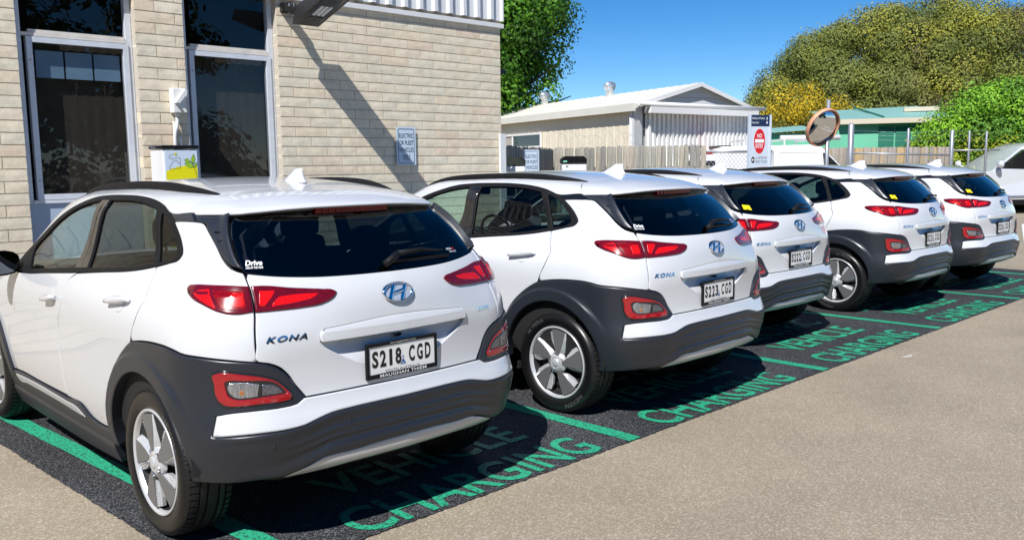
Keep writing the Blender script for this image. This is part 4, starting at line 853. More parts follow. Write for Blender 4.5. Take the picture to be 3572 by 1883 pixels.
# roof z over (x,y)
TX=[0,.25,.45,.60,.75]
TY=[-.6,-.33,-.1,.12,.4,.8,1.2,1.55,1.9,2.25,2.45,2.7,3.05,3.35,3.55]
_t0=np.array([1.35,1.449,1.500,1.530,1.550,1.560,1.550,1.515,1.36,1.14,1.05,1.01,.955,.86,.72])
ST=Spl2(TX,TY,[_t0-.062*(x/.6)**2.6 for x in TX])
def smax(a,b,k):
    h=np.maximum(k-np.abs(a-b),0)/k
    return np.maximum(a,b)+h*h*k*.25
def ss(a,b,x):
    t=np.clip((x-a)/(b-a),0,1); return t*t*(3-2*t)
def F(X):
    X=np.atleast_2d(X); x=np.abs(X[:,0]); y=X[:,1]; z=X[:,2]
    a=x-SW(y,z)
    rr=SR(x,z); b=(rr-y)*np.where(z>1.1,.75,1)
    k=.30-.16*ss(.85,1.15,z)
    s=smax(a,b,k)
    t=(z-ST(x,y))
    s=smax(s,y-(3.46-.16*(x/.8)**2-.25*np.maximum(.45-z,0)),.28)
    return smax(s,t,.10)
def cast(O,D,lo=0.,hi=2.6):
    """outermost root along D from O (inside->outside)"""
    O=np.atleast_2d(O).astype(float); D=np.atleast_2d(D).astype(float)
    a=np.full(len(O),lo); b=np.full(len(O),hi)
    for _ in range(34):
        m=(a+b)/2; v=F(O+D*m[:,None])>0
        b=np.where(v,m,b); a=np.where(v,a,m)
    return O+D*((a+b)/2)[:,None]
def grad(X,e=2e-3):
    g=np.stack([F(X+e*np.eye(3)[i])-F(X-e*np.eye(3)[i]) for i in range(3)],1)
    return g/np.linalg.norm(g,axis=1)[:,None]
Y1=.45; RU=.8
def uv2ray(u,z):
    u=np.asarray(u,float); z=np.asarray(z,float)
    ph=np.clip(u,0,None)/RU
    O=np.stack([0*u,Y1+np.maximum(-u,0),z],1)
    D=np.stack([-np.cos(ph),-np.sin(ph),0*u],1)
    return O,D
def uv2p(u,z): return cast(*uv2ray(u,z))
def p2uv(X):
    X=np.atleast_2d(X)
    ph=np.arctan2(-(X[:,1]-Y1),-X[:,0])
    return np.where(X[:,1]>Y1,Y1-X[:,1],ph*RU),X[:,2]

# ------------------------------------------------------------------ panels: outlines cut out of that surface, each with its own edges
def QS(off=0., h=None):
    def q(a, b):
        a=np.asarray(a,float); b=np.asarray(b,float); P=uv2p(a,b); o=off if h is None else off+h(a,b,P)
        return P+grad(P)*np.reshape(o,(-1,1))
    return q
def QT(off=0., h=None):
    """roof side: (x, y) seen from above"""
    def q(a, b):
        a=np.asarray(a,float); b=np.asarray(b,float)
        P=cast(np.stack([a,b,0*a+.3],1), np.tile([0,0,1.],(len(a),1)), 0, 1.6); o=off if h is None else off+h(a,b,P)
        return P+grad(P)*np.reshape(o,(-1,1))
    return q
def inpoly(p, poly):
    x=p[:,0]; y=p[:,1]; r=np.zeros(len(p),bool); n=len(poly); j=n-1
    for i in range(n):
        xi,yi=poly[i]; xj,yj=poly[j]
        c=((yi>y)!=(yj>y)); 
        with np.errstate(divide='ignore',invalid='ignore'): r^=c&(x<(xj-xi)*(y-yi)/(yj-yi+1e-15)+xi)
        j=i
    return r
def pdist(p, poly, closed=True):
    A=np.asarray(poly,float); B=np.roll(A,-1,0)
    if not closed: A=A[:-1]; B=B[:-1]
    d=np.full(len(p),9.)
    for a,b in zip(A,B):
        ab=b-a; t=np.clip(((p-a)@ab)/max(ab@ab,1e-12),0,1); d=np.minimum(d,np.linalg.norm(p-a-t[:,None]*ab,axis=1))
    return d
def smooth_outline(pts, step=.018):
    """closed outline; a third element 1 marks a corner, the rest is a Catmull-Rom curve"""
    P=[np.array(p[:2],float) for p in pts]; cr=[len(p)>2 for p in pts]; n=len(P); out=[]
    for i in range(n):
        p1,p2=P[i],P[(i+1)%n]; p0=P[i-1]; p3=P[(i+2)%n]
        if cr[i]: p0=p1-(p2-p1)
        if cr[(i+1)%n]: p3=p2+(p2-p1)
        L=np.linalg.norm(p2-p1); k=max(1,int(round(L/step)))
        l0=max(np.linalg.norm(p1-p0),1e-6); l3=max(np.linalg.norm(p3-p2),1e-6); L=max(L,1e-6)
        m1=((p2-p1)/L*l0+(p1-p0)/l0*L)/(L+l0)*L; m2=((p3-p2)/l3*L+(p2-p1)/L*l3)/(L+l3)*L
        for j in range(k):
            t=j/k; out.append((2*t**3-3*t*t+1)*p1+(t**3-2*t*t+t)*m1+(-2*t**3+3*t*t)*p2+(t**3-t*t)*m2)
    out=np.array(out)
    if (np.roll(out,-1,0)[:,1]*out[:,0]-out[:,1]*np.roll(out,-1,0)[:,0]).sum()<0: out=out[::-1]
    return out
def sym(half):
    """half outline in (u,z), from the centre line round the left side back to the centre line -> both sides"""
    UC=math.pi*RU/2
    return list(half)+[(2*UC-p[0],)+tuple(p[1:]) for p in reversed(half) if abs(p[0]-UC)>1e-4]
def panel(name, outline, Q, mat, parent=None, holes=(), grid=.04, depth=.016, rnd=.004, step=.018, lines=(), mirror=False, flip=False, only_mesh=False, eps=1e-3):
    O=smooth_outline(outline,step); H=[smooth_outline(h,step) for h in holes]
    loops=[O]+H; pts=[]; edges=[]; nb=[]
    for L in loops:
        k=len(pts); pts+=list(L); edges+=[(k+i,k+(i+1)%len(L)) for i in range(len(L))]
    nbnd=len(pts)
    def ok(p, d):
        m=inpoly(p,O)
        for h in H: m&=~inpoly(p,h)
        if not m.any(): return m
        dd=np.full(len(p),9.)
        for L in loops: dd=np.minimum(dd,pdist(p,L))
        return m&(dd>d)
    ring=[]
    if rnd>0:
        for li,L in enumerate(loops):
            t=np.roll(L,-1,0)-np.roll(L,1,0); t/=np.linalg.norm(t,axis=1)[:,None]+1e-12; n=np.stack([-t[:,1],t[:,0]],1)
            if li>0: n=-n
            c=L+n*rnd*1.3; ring.append(c[ok(c,rnd*.9)])
    for ln in lines:
        ln=np.array(ln,float); c=[]
        for a,b in zip(ln[:-1],ln[1:]):
            k=max(1,int(np.linalg.norm(b-a)/step)); c+=[a+(b-a)*i/k for i in range(k)]
        c.append(ln[-1]); c=np.array(c); m=ok(c,.003); k=len(pts); idx=-np.ones(len(c),int)
        for i in range(len(c)):
            if m[i]: idx[i]=len(pts); pts.append(c[i])
        edges+=[(int(idx[i]),int(idx[i+1])) for i in range(len(c)-1) if m[i] and m[i+1]]
    nln=len(pts)
    for r in ring: pts+=list(r)
    lo=O.min(0); hi=O.max(0); g=grid
    gx,gy=np.meshgrid(np.arange(lo[0]+g/2,hi[0],g),np.arange(lo[1]+g/2,hi[1],g)); gx[1::2]+=g/2
    G=np.stack([gx.ravel(),gy.ravel()],1); G=G[ok(G,max(g*.35,rnd*1.9))]
    if nln>nbnd and len(G):
        L0=np.array(pts[nbnd:nln]); G=G[np.array([np.min(np.abs(L0-q).max(1)) for q in G])>g*.3]
    pts+=list(G)
    res=delaunay_2d_cdt([Vector(p) for p in pts],edges,[],0,1e-6)
    V=np.array([v[:] for v in res[0]]); T=np.array([f for f in res[2]]); orig=res[3]
    cen=V[T].mean(1); m=inpoly(cen,O)
    for h in H: m&=~inpoly(cen,h)
    T=T[m]
    a=V[T]; ar=(a[:,1,0]-a[:,0,0])*(a[:,2,1]-a[:,0,1])-(a[:,1,1]-a[:,0,1])*(a[:,2,0]-a[:,0,0])
    T[ar<0]=T[ar<0][:,::-1]
    P=Q(V[:,0],V[:,1]); e=eps
    N=np.cross(Q(V[:,0]+e,V[:,1])-Q(V[:,0]-e,V[:,1]),Q(V[:,0],V[:,1]+e)-Q(V[:,0],V[:,1]-e))
    N/=np.linalg.norm(N,axis=1)[:,None]+1e-12
    n0=grad(P-N*0); s=np.sign((N*n0).sum(1)); sgn=1 if s.sum()>0 else -1
    N=N*sgn
    if sgn<0: T=T[:,::-1]
    # boundary loops, rounded over and turned in
    vid={}
    for i,og in enumerate(orig):
        for q in og: vid.setdefault(q,i)
    VV=[P]; NN=[N]; FF=[tuple(t) for t in T]; base=len(P); k=0
    P2=P.copy(); N2=N.copy()
    for L in loops:
        idx=[vid[k+i] for i in range(len(L)) if k+i in vid]; k+=len(L); n=len(idx)
        p=P[idx]; nn=N[idx]; tg=np.roll(p,-1,0)-np.roll(p,1,0); tg/=np.linalg.norm(tg,axis=1)[:,None]+1e-12
        out=np.cross(tg,nn)*sgn
        hol=L is not loops[0]
        if hol: out=-out
        if rnd>0: P2[idx]=p-nn*rnd*.75; N2[idx]=(nn+out)*.7071
        a=P2[idx]; b=p-nn*depth
        VV+=[a,b]; NN+=[out,out]
        for i in range(n):
            j=(i+1)%n; A=(base+i,base+j,base+n+j,base+n+i); FF.append(A[::-1] if (sgn>0)!=hol else A)
        base+=2*n
    VV[0]=P2; NN[0]=N2
    VV=np.concatenate(VV); NN=np.concatenate(NN)
    me=mesh_np(name,VV,FF,True,NN)
    if only_mesh: return me
    o=link(name,me,mat,parent)
    if mirror:
        V2=VV*np.array([-1,1,1]); N2=NN*np.array([-1,1,1])
        o2=link(name,mesh_np(name,V2,[f[::-1] for f in FF],True,N2),mat,parent); return o,o2
    return o

def QF(off=0.):
    """nose: (x, z) seen from the front"""
    def q(a, b):
        a=np.asarray(a,float); b=np.asarray(b,float)
        P=cast(np.stack([a,0*a+2.6,b],1), np.tile([0,1.,0],(len(a),1)), 0, 1.4)
        return P+grad(P)*off
    return q
# ------------------------------------------------------------------ the hatchback
UC = math.pi*RU/2
DLO = [(-1.352,1.023),(-.939,1.056),(-.572,1.086),(-.205,1.116),(.030,1.136),(.187,1.155),(.309,1.178),(.420,1.200),(.478,1.219),(.495,1.245),(.480,1.280),(.441,1.332),(.393,1.377),(.327,1.410),(.207,1.443),(.030,1.466),(-.157,1.479),(-.378,1.481),(-.551,1.477),(-.732,1.462),(-.875,1.428),(-1.046,1.374),(-1.231,1.300),(-1.433,1.200),(-1.560,1.120,1),(-1.560,1.040,1)]
GF = [(-1.30,1.050,1),(-1.40,1.140),(-1.238,1.250),(-1.028,1.345),(-.817,1.412),(-.661,1.440),(-.560,1.450,1),(-.545,1.262),(-.590,1.108,1)]
GR = [(-.440,1.453,1),(-.176,1.455),(-.006,1.445),(.172,1.424,1),(.236,1.325),(.280,1.190,1),(.117,1.163),(-.095,1.143),(-.410,1.120,1)]
GQ = [(.244,1.412,1),(.359,1.366),(.416,1.307),(.449,1.262),(.453,1.240),(.424,1.216),(.322,1.195,1)]
DOOR_R = [(.310,1.172),(.319,1.149),(.324,1.094),(.342,1.056),(.329,1.007),(.308,.949),(.282,.886),(.272,.853)]
DOOR_M = [(-.531,1.086),(-.600,1.040),(-.612,.999),(-.615,.957),(-.646,.881),(-.688,.813),(-.706,.732),(-.709,.653),(-.701,.571),(-.695,.495),(-.690,.425)]
ARCH_O = [(-.075,.376),(-.020,.522),(.004,.592),(.054,.673),(.139,.758),(.216,.815),(.272,.853)]
ARCH_O2 = [(.278,.854),(.381,.875),(.474,.884),(.541,.883),(.574,.876)]
CL_TOP = [(.574,.876,1),(.593,.869),(.658,.861),(.718,.852),(.805,.836)]
CL_R = [(.829,.826),(.855,.807),(.878,.774),(.900,.719),(.925,.664,1)]
TG_L = [(.770,1.180),(.776,1.160),(.786,1.129),(.795,1.086),(.801,1.031),(.801,.963),(.802,.900),(.805,.838)]
RG_B = [(.766,1.184),(.861,1.166),(.974,1.154),(1.098,1.149),(UC,1.148)]
GARN_O = [(.524,1.417),(.550,1.379),(.592,1.374),(.624,1.342),(.665,1.290),(.705,1.228),(.732,1.200),(.764,1.188)]
STRIP_B = [(.687,.545,1),(.732,.551),(.805,.556),(.878,.556),(.917,.560),(.943,.570),(.996,.588),(1.052,.593),(1.153,.595),(UC,.595)]
WY0, WZ0, WR = .02, .325, .412      # rear wheel opening
def yz2u(y, x=-.885):
    return Y1-y if y > Y1 else math.atan2(-(y-Y1), -x)*RU
def arch_pts(y0, z0, r, a0, a1, n=14):
    return [(yz2u(y0+r*math.cos(a)), z0+r*math.sin(a)) for a in [a0+(a1-a0)*i/n for i in range(n+1)]]
def r3(v): return tuple(round(float(q), 4) for q in v)
def off2(L, d):   # push an open line sideways in (u, z)
    A = np.array([p[:2] for p in L]); t = np.gradient(A, axis=0); t /= np.linalg.norm(t, axis=1)[:,None]; n = np.stack([-t[:,1], t[:,0]],1)
    return [tuple(a) for a in A+n*d]
G_ = .0025       # half a shut line

# -- offsets of the tailgate: raised ledge, recess for the plate
LEDGE = [(UC-.279,.886,1),(UC-.277,.922),(UC-.262,.940,1),(UC-.02,.959),(UC+.02,.959),(UC+.262,.940,1),(UC+.277,.922),(UC+.279,.886,1)]
RECESS = [(UC-.277,.887,1),(UC-.268,.866),(UC-.245,.842),(UC-.20,.806),(UC-.16,.778),(UC-.13,.768),(UC+.13,.768),(UC+.16,.778),(UC+.20,.806),(UC+.245,.842),(UC+.268,.866),(UC+.277,.887,1)]
BOTH = LEDGE[:1]+[(p[0],p[1]) if len(p) == 2 else p for p in LEDGE[1:-1]]+LEDGE[-1:]+[p[:2] for p in RECESS[::-1][1:-1]]
def h_rec(u, z, P):
    x = np.abs(u-UC); return -.004-.042*ss(.765,.885,z)*(1-ss(.20,.275,x)*.6)
def h_led(u, z, P):
    return np.interp(z, [.884,.888,.916,.921,.926,.940,.96], [.010,.0125,.012,.0100,.0125,.009,.002])
# -- offsets of the cladding: arch lip, grooves across the bumper
def h_clad(u, z, P):
    d = np.hypot(P[:,1]-WY0, P[:,2]-WZ0)-WR
    lip = np.where(P[:,1] > -.46, 1-ss(.066,.093,d), 0)*np.clip(1-ss(-.36,-.46,-(-P[:,1])) if False else 1,0,1)
    o = .010+.016*lip*(1-ss(.22,.44,-P[:,1]))
    uu = np.minimum(u, 2*UC-u)
    zt = np.interp(uu, [.687,.878,.943,1.0,1.06,UC], [.545,.556,.570,.588,.594,.595]); zl = np.interp(uu, [.64,.80,.874,.93,.99,1.06,UC], [.345,.357,.361,.385,.412,.418,.424])
    t = (z-zl)/np.maximum(zt-zl,.02); w = ss(.80,.98,uu)
    band = ss(.22,.30,t)*(1-ss(.80,.90,t))
    o = o-w*band*.008 + w*band*.0022*np.cos(2*np.pi*(t-.25)/.19)
    o = o+ss(.70,.9,uu)*.010*np.exp(-((t-.10)/.12)**2) + ss(.66,.76,uu)*.006*np.exp(-((t-.95)/.07)**2)
    return o
def wheel_meshes():
    W = {}
    Rx = Matrix.Rotation(-math.pi/2, 4, 'Y')       # local z -> -x (outwards on the left side)
    n = 72
    prof = [(.236,-.010),(.248,.000),(.262,.006),(.285,.009),(.305,.006),(.318,-.004),(.326,-.018)]
    W['sidewall'] = MB().lathe(prof, 96, Rx).mesh('tyre_sidewall')
    # tread: blocks between cross grooves, four ring grooves
    V = []; Fc = []; P = [(.318,-.004),(.3255,-.017),(.3305,-.036),(.332,-.052),(.325,-.054),(.325,-.062),(.3335,-.064),(.334,-.085),(.326,-.087),(.326,-.095),(.334,-.097),(.334,-.135),(.326,-.137),(.326,-.145),(.334,-.147),(.3335,-.166),(.325,-.168),(.325,-.176),(.332,-.178),(.328,-.200),(.315,-.212),(.28,-.22),(.236,-.215)]
    m = len(P); pitch = 62
    for k in range(pitch*4):
        j = k % 4; a = 2*math.pi*(k//4+[0,.70,.74,.96][j])/pitch; groove = j >= 2
        for i,(r,z) in enumerate(P):
            rr = r-(.0065 if groove and (1 <= i <= 3 or 17 <= i <= 19) else 0)
            sk = .012*(z+.1)
            V.append((rr*math.cos(a+sk), rr*math.sin(a+sk), z))
    K = pitch*4
    for k in range(K):
        for i in range(m-1): Fc.append((k*m+i, ((k+1)%K)*m+i, ((k+1)%K)*m+i+1, k*m+i+1))
    b = MB(); b.add([Rx @ Vector(v) for v in V], Fc, False); W['tread'] = b.mesh('tyre')
    W['rim'] = MB().lathe([(.236,-.012),(.2375,-.004),(.234,.000),(.226,-.002),(.221,-.010),(.216,-.020)], 72, Rx).mesh('rim')
    W['wheel_barrel'] = MB().lathe([(.216,-.020),(.208,-.07),(.19,-.09),(.19,-.2)], 72, Rx).mesh('wheel_barrel')
    pet = MB(); dots = MB(); bl = MB(); pads = MB()
    def pt(r, deg, z): a = R_(deg); return Rx @ Vector((r*math.cos(a), r*math.sin(a), z))
    for s in (0,):
        o = 72*s+12
        # flat grey petal
        ring = [(.055,o-4),(.10,o-7),(.16,o-4),(.215,o-1),(.2155,o+9),(.2165,o+19),(.2155,o+29),(.15,o+27),(.10,o+24),(.055,o+16)]
        for i in (0,):
            top = [pt(r,d,-.006+.010*(1-r/.22)) for r,d in ring]; bot = [pt(r,d,-.026) for r,d in ring]; n_ = len(ring)
            pet.add(top+bot, [tuple(range(n_))]+[(i,(i+1)%n_,(i+1)%n_+n_,i+n_) for i in range(n_)])
        # dotted silver facet beside it
        fac = [(.085,o+24),(.15,o+27.5),(.205,o+30),(.200,o+38),(.16,o+40),(.11,o+35)]
        top = [pt(r,d,-.007-.012*(k>2)) for k,(r,d) in enumerate(fac)]; bot = [pt(r,d,-.035) for r,d in fac]; n_ = len(fac)
        pads.add(top+bot, [tuple(range(n_))]+[(i,(i+1)%n_,(i+1)%n_+n_,i+n_) for i in range(n_)])
        for r in np.arange(.105,.20,.0125):
            w_ = np.interp(r,[.085,.15,.205],[25,28.5,31]); w2 = np.interp(r,[.11,.16,.2],[33,38.5,37])
            kk = 2 if r < .14 else 3
            for d in np.linspace(w_+.5,w2,kk):
                dd = o+d; zz = -.0065-.012*(d-w_)/max(w2-w_,1e-3)
                V = [pt(r+.0042*math.cos(q*math.pi/3), dd+math.degrees(.0042*math.sin(q*math.pi/3)/r), zz+.0005) for q in range(6)]+[pt(r,dd,zz+.003)]
                dots.add(V, [(q,(q+1)%6,6) for q in range(6)])
        # silver blade sloping into the opening, on the petal's other edge
        A = [pt(.052,o-6,-.004), pt(.10,o-8,-.004), pt(.16,o-5.5,-.007), pt(.215,o-2.5,-.010)]; B = [pt(.055,o-24,-.040), pt(.10,o-24,-.045), pt(.16,o-17,-.050), pt(.213,o-13,-.050)]
        A2 = [pt(.052,o-1,-.003), pt(.10,o-5.5,-.002), pt(.16,o-3,-.005), pt(.215,o-.2,-.0075)]
        bl.add(A+B, [(0,1,5,4),(1,2,6,5),(2,3,7,6)]); bl.add(A+A2, [(0,1,5,4),(1,2,6,5),(2,3,7,6)])
    W['spoke'] = pet.mesh('spoke'); W['spoke_dots'] = dots.mesh('spoke_dots'); W['spoke_blade'] = bl.mesh('spoke_blade'); W['spoke_facet'] = pads.mesh('spoke_facet')
    hub = MB().lathe([(0,.010),(.018,.0095),(.027,.006),(.0285,.001),(.031,.001),(.034,.004),(.040,.004),(.048,-.002),(.068,-.006),(.072,-.03)], 40, Rx)
    W['hub_cap'] = hub.mesh('hub_cap')
    nut = MB()
    for s in range(5):
        a = R_(72*s+40); c = Matrix.Translation((0,.053*math.cos(a)*0,0))
        Mx = Rx @ Matrix.Translation((.054*math.cos(a), .054*math.sin(a), 0))
        nut.lathe([(.0125,.0015),(.0118,-.004),(.010,-.010),(.0065,-.010),(.006,-.002),(0,-.001)], 10, Mx)
    W['wheel_nuts'] = nut.mesh('wheel_nuts')
    W['brake_disc'] = MB().lathe([(0,-.075),(.14,-.075),(.16,-.072),(.19,-.075),(.205,-.11)], 40, Rx).mesh('brake_disc')
    # raised sidewall letters
    for key, body, a0, wd in (('tyre_lettering','NEXEN',-42,34),('tyre_marking','N FERA',140,34)):
        V, Fc, mx = _texts[(body,.02,1.1)]
        A = V/mx; Z = []
        for a,b in A:
            th = R_(a0-(a-.5)*wd); r = .287+(b-.5)*.026
            Z.append(Rx @ Vector((r*math.cos(th), r*math.sin(th), .0095)))
        W[key] = mesh_np(key, Z, Fc, False)
    return W
def build_car():
    car = thing('parked_car', 'x', 'car')
    P_, CL, TR = M['paint'], M['clad'], M['trim']
    # --- white side panels (left and mirrored right)
    dlo_b = DLO[:8]
    def cut(L, a, b): return [p for p in L if a <= p[0] <= b]
    # front door: from the mirror back to the B shut line
    fd = [(-1.90,1.012,1)]+[(-1.352,1.020),(-.939,1.053),(-.545,1.084,1)]+[(u-G_,z) for u,z in DOOR_M[1:]]
    fd[-1] = (*fd[-1],1); fd += [(-1.2,.420),(-1.55,.418),(-1.70,.405),(-1.80,.36,1),(-1.86,.50),(-1.90,.62),(-1.91,.80)]
    a = panel('front_door', fd, QS(), P_, car, mirror=True, rnd=.0025)
    rd = [(DOOR_M[0][0]+G_+.012,1.084,1),(-.205,1.113),(.030,1.133),(.187,1.152),(.307,1.172,1)]+[(u-G_,z) for u,z in DOOR_R[1:-1]]+[(.268,.851,1)]
    rd += [(u-.003,z+.003) for u,z in reversed(ARCH_O[:-1])]+[(-.10,.370,1),(-.223,.364),(-.339,.376),(-.450,.421),(-.60,.421),(-.690+G_,.421,1)]+[(u+G_,z) for u,z in reversed(DOOR_M[1:-1])]
    b = panel('rear_door', rd, QS(), P_, car, mirror=True, rnd=.0025)
    # quarter panel
    qp = [(.313,1.172,1),(.420,1.197),(.480,1.216),(.499,1.243),(.484,1.280),(.445,1.332),(.398,1.374,1),(.48,1.377),(.545,1.377,1),(.590,1.372),(.622,1.340),(.662,1.288),(.702,1.225),(.729,1.196),(.766,1.180,1)]
    qp += [(u-G_,z) for u,z in TG_L[1:]]; qp[-1] = (*qp[-1],1)
    qp += [(.718,.856),(.658,.865),(.593,.873),(.574,.880),(.541,.887),(.474,.888),(.381,.879),(.284,.860,1)]+[(u+G_,z) for u,z in reversed(DOOR_R[1:-1])]
    q_ = panel('quarter_panel', qp, QS(), P_, car, mirror=True, rnd=.0025)
    # front wing and bonnet sides (turned away from the camera)
    ff = [(-1.905,1.01,1),(-2.1,.995),(-2.5,.965),(-2.85,.90),(-2.93,.80),(-2.93,.60,1),(-2.62,.66),(-2.50,.72),(-2.30,.77),(-2.10,.76),(-1.96,.68),(-1.915,.60,1)]
    panel('front_wing', ff, QS(), P_, car, mirror=True, rnd=.0025)
    # roof with screen pillars (seen from above: x, y)
    xy = lambda u,z: uv2p([u],[z])[0]
    edge = [xy(*p[:2]) for p in DLO[13:26]]
    L = [(-.502,.066,1),(-.560,.040),(-.629,-.030,1)]+[(p[0]+.002,p[1]) for p in edge[:-2]]+[(-.79,2.03),(-.80,2.28,1),(-.745,2.36),(-.69,2.22),(-.645,1.85),(-.600,1.62,1),(-.3,1.675),(0,1.69)]
    back = [(0,-.012),(-.1,-.006),(-.189,.004),(-.295,.020),(-.403,.036)]
    roof = [L[0]]+L[1:]; half = roof; full = half+[(-p[0],)+tuple(p[1:]) for p in reversed(half[:-1])]+[(-p[0],p[1]) for p in reversed(back[1:])]+back
    panel('roof', full, QT(), P_, car, grid=.06, depth=.012)
    ws = [(-.80,2.30,1),(-.685,2.22),(-.64,1.85),(-.596,1.628,1),(-.3,1.683),(0,1.698)]
    ws = [(-.70,2.36,1),(-.683,2.22),(-.640,1.85),(-.596,1.630,1),(-.3,1.683),(0,1.698),(.3,1.683),(.596,1.630,1),(.640,1.85),(.683,2.22),(.70,2.36,1),(.4,2.43),(0,2.45),(-.4,2.43)]
    panel('windscreen', ws, QT(-.004), M['glass'], car, grid=.08, depth=.004, rnd=0)
    bn = [(-.72,2.40,1),(-.4,2.45),(0,2.47),(.4,2.45),(.72,2.40,1),(.78,2.7),(.76,3.0),(.68,3.25),(.45,3.38),(0,3.42),(-.45,3.38),(-.68,3.25),(-.76,3.0),(-.78,2.7)]
    panel('bonnet', bn, QT(), P_, car, grid=.08)
    # --- window frames with holes, glass behind them
    panel('window_frame', DLO, QS(.001), TR, car, holes=[GF,GR,GQ], grid=.05, depth=.02, rnd=.003, mirror=True)
    panel('front_side_window', GF, QS(-.008), M['glass'], car, grid=.08, depth=.002, rnd=0, mirror=True)
    panel('rear_side_window', GR, QS(-.008), M['glass_rear'], car, grid=.08, depth=.002, rnd=0, mirror=True)
    panel('quarter_window', GQ, QS(-.008), M['glass_rear'], car, grid=.08, depth=.002, rnd=0, mirror=True)
    for u0 in ((-.545,1.245,-.585,1.11,-.505,1.45),):
        bp = [(-.556,1.450,1),(-.448,1.453,1),(-.435,1.30),(-.418,1.120,1),(-.583,1.108,1),(-.540,1.262)]
        panel('door_pillar_trim', bp, QS(.004), M['gloss_black'], car, grid=.05, depth=.01, rnd=.003, mirror=True)
        panel('door_gap', [(-.500,1.452,1),(-.497,1.452,1),(-.482,1.30),(-.498,1.12,1),(-.502,1.12,1),(-.486,1.30)], QS(.0046), M['shell'], car, depth=.002, rnd=0, mirror=True)
    # --- roof band and the ribbed rear pillar
    panel('roof_band', [(.329,1.408,1),(.398,1.376,1),(.46,1.377),(.550,1.379,1),(.524,1.415,1),(.43,1.413)], QS(-.002), M['gloss_black'], car, mirror=True, rnd=.003)
    gi = [(.694,1.402,1),(.697,1.385),(.706,1.343),(.724,1.285),(.745,1.228),(.768,1.186,1)]
    gar = [(.534,1.402,1),(.554,1.381,1),(.596,1.376),(.626,1.345),(.667,1.292),(.707,1.231),(.734,1.203),(.768,1.186,1)]+[p for p in reversed(gi[1:-1])]+[(.694,1.402,1)]
    gp = panel('rear_pillar', gar, QS(.002,lambda u,z,P: .022*ss(.05,.0,np.interp(z,[1.186,1.228,1.285,1.343,1.389,1.418],[.768,.745,.724,.706,.698,.694])-u)), M['clad'], car, mirror=True, grid=.018, rnd=.005, depth=.05)
    for z0 in (1.335,1.300,1.265):
        u1 = float(np.interp(z0,[1.186,1.228,1.285,1.343],[.768,.745,.724,.706])); u0 = float(np.interp(z0,[1.20,1.228,1.290,1.342],[.732,.705,.665,.624]))
        ln = [(u0+(u1-u0)*.30,z0+.001,1),(u1-.012,z0+.005,1),(u1-.010,z0-.004,1)]
        f_ = panel('fin', ln, QS(.011), M['trim'], gp[0], depth=.012, rnd=.0015)
        link('fin', mesh_np('fin', [(-v.co.x,v.co.y,v.co.z) for v in f_.data.vertices], [tuple(p.vertices)[::-1] for p in f_.data.polygons], False), M['trim'], gp[1])
    # --- spoiler: a lip across the roof's back edge
    xs = np.concatenate([-np.linspace(.632,.50,9),np.linspace(-.48,.48,33),np.linspace(.50,.632,9)]); V = []
    for x in xs:
        ax = abs(x); yb = np.interp(ax,[0,.1,.19,.30,.40,.50,.56,.60,.632],[-.014,-.008,.002,.018,.034,.063,.038,.008,-.030])
        ye = -.335+.35*ax*ax if ax < .52 else np.interp(ax,[.52,.55,.59,.632],[-.2404,-.205,-.125,-.034])
        ze = np.interp(ax,[0,.2,.33,.42,.51,.56,.632],[1.439,1.438,1.433,1.427,1.421,1.418,1.416])
        ys = np.linspace(yb-.004,ye,10); top = QT(.001)(np.full(10,x),ys); t_ = np.linspace(0,1,10); top[:,1] = ys; top[:,0] = x
        top[:,2] += (ze-top[-1,2])*t_**2
        e = top[-1]; th = .014
        V += [tuple(p) for p in top]+[(x,e[1]-.004,e[2]-.005),(x,e[1]-.002,e[2]-.011),(x,e[1]+.008,e[2]-th),(x,e[1]+.05,e[2]-th-.012),(x,e[1]+.11,e[2]-.05)]
    sec = V[:15]
    m = len(sec); sp = MB()
    sp.add(V, [(i*m+j,(i+1)*m+j,(i+1)*m+j+1,i*m+j+1) for i in range(len(xs)-1) for j in range(m-1)]+[tuple(range(m)),tuple((len(xs)-1)*m+j for j in range(m))[::-1]], True)
    spo = sp.build('spoiler', P_, car); spo.data.polygons[-1].use_smooth = False; spo.data.polygons[-2].use_smooth = False
    eb = MB()
    for i in range(-6,6):
        x = i*.033+.0165; e_ = -.335+.35*x*x; eb.box(x-.0155,x+.0155,e_+.012,e_+.05,1.400,1.4245)
    eb.build('stop_lamp', M['lens_deep'], spo)
    # --- rear window
    rgl = [(UC,1.440),(1.0,1.437),(.84,1.432),(.735,1.420,1),(.712,1.389),(.716,1.343),(.733,1.285),(.753,1.228),(.772,1.187,1)]+[(u,z+.001) for u,z in RG_B[1:]]
    rgw = panel('rear_window', sym(list(reversed(rgl))), QS(-.004), M['glass_back'], car, grid=.06, depth=.0, rnd=0)
    band = [(UC,1.442),(1.0,1.439),(.84,1.434),(.732,1.422,1),(.709,1.389),(.714,1.343),(.731,1.285),(.751,1.228),(.769,1.185,1)]+[(u,z-.0005) for u,z in RG_B[1:]]
    inn = [(UC,1.395),(1.0,1.392),(.80,1.385),(.757,1.350),(.766,1.285),(.782,1.228),(.805,1.200),(.861,1.186),(.974,1.173),(1.098,1.168),(UC,1.167)]
    panel('window_border', sym(list(reversed(band))), QS(-.0065), M['gloss_black'], rgw, holes=[sym(list(reversed(inn)))], grid=.06, depth=.003, rnd=0)
    # wiper
    wp = MB(); a0 = QS(.012)([1.236],[1.166])[0]; a1 = QS(.03)([1.30],[1.196])[0]; a2 = QS(.016)([1.538],[1.196])[0]; a15 = QS(.028)([1.42],[1.203])[0]
    wp.tube([a0,a0+(a1-a0)*.5+Vector((0,-.012,.004)),a1], [.016,.018,.016], 8); wp.tube([a1,a15,a2], [.015,.011,.005], 8)
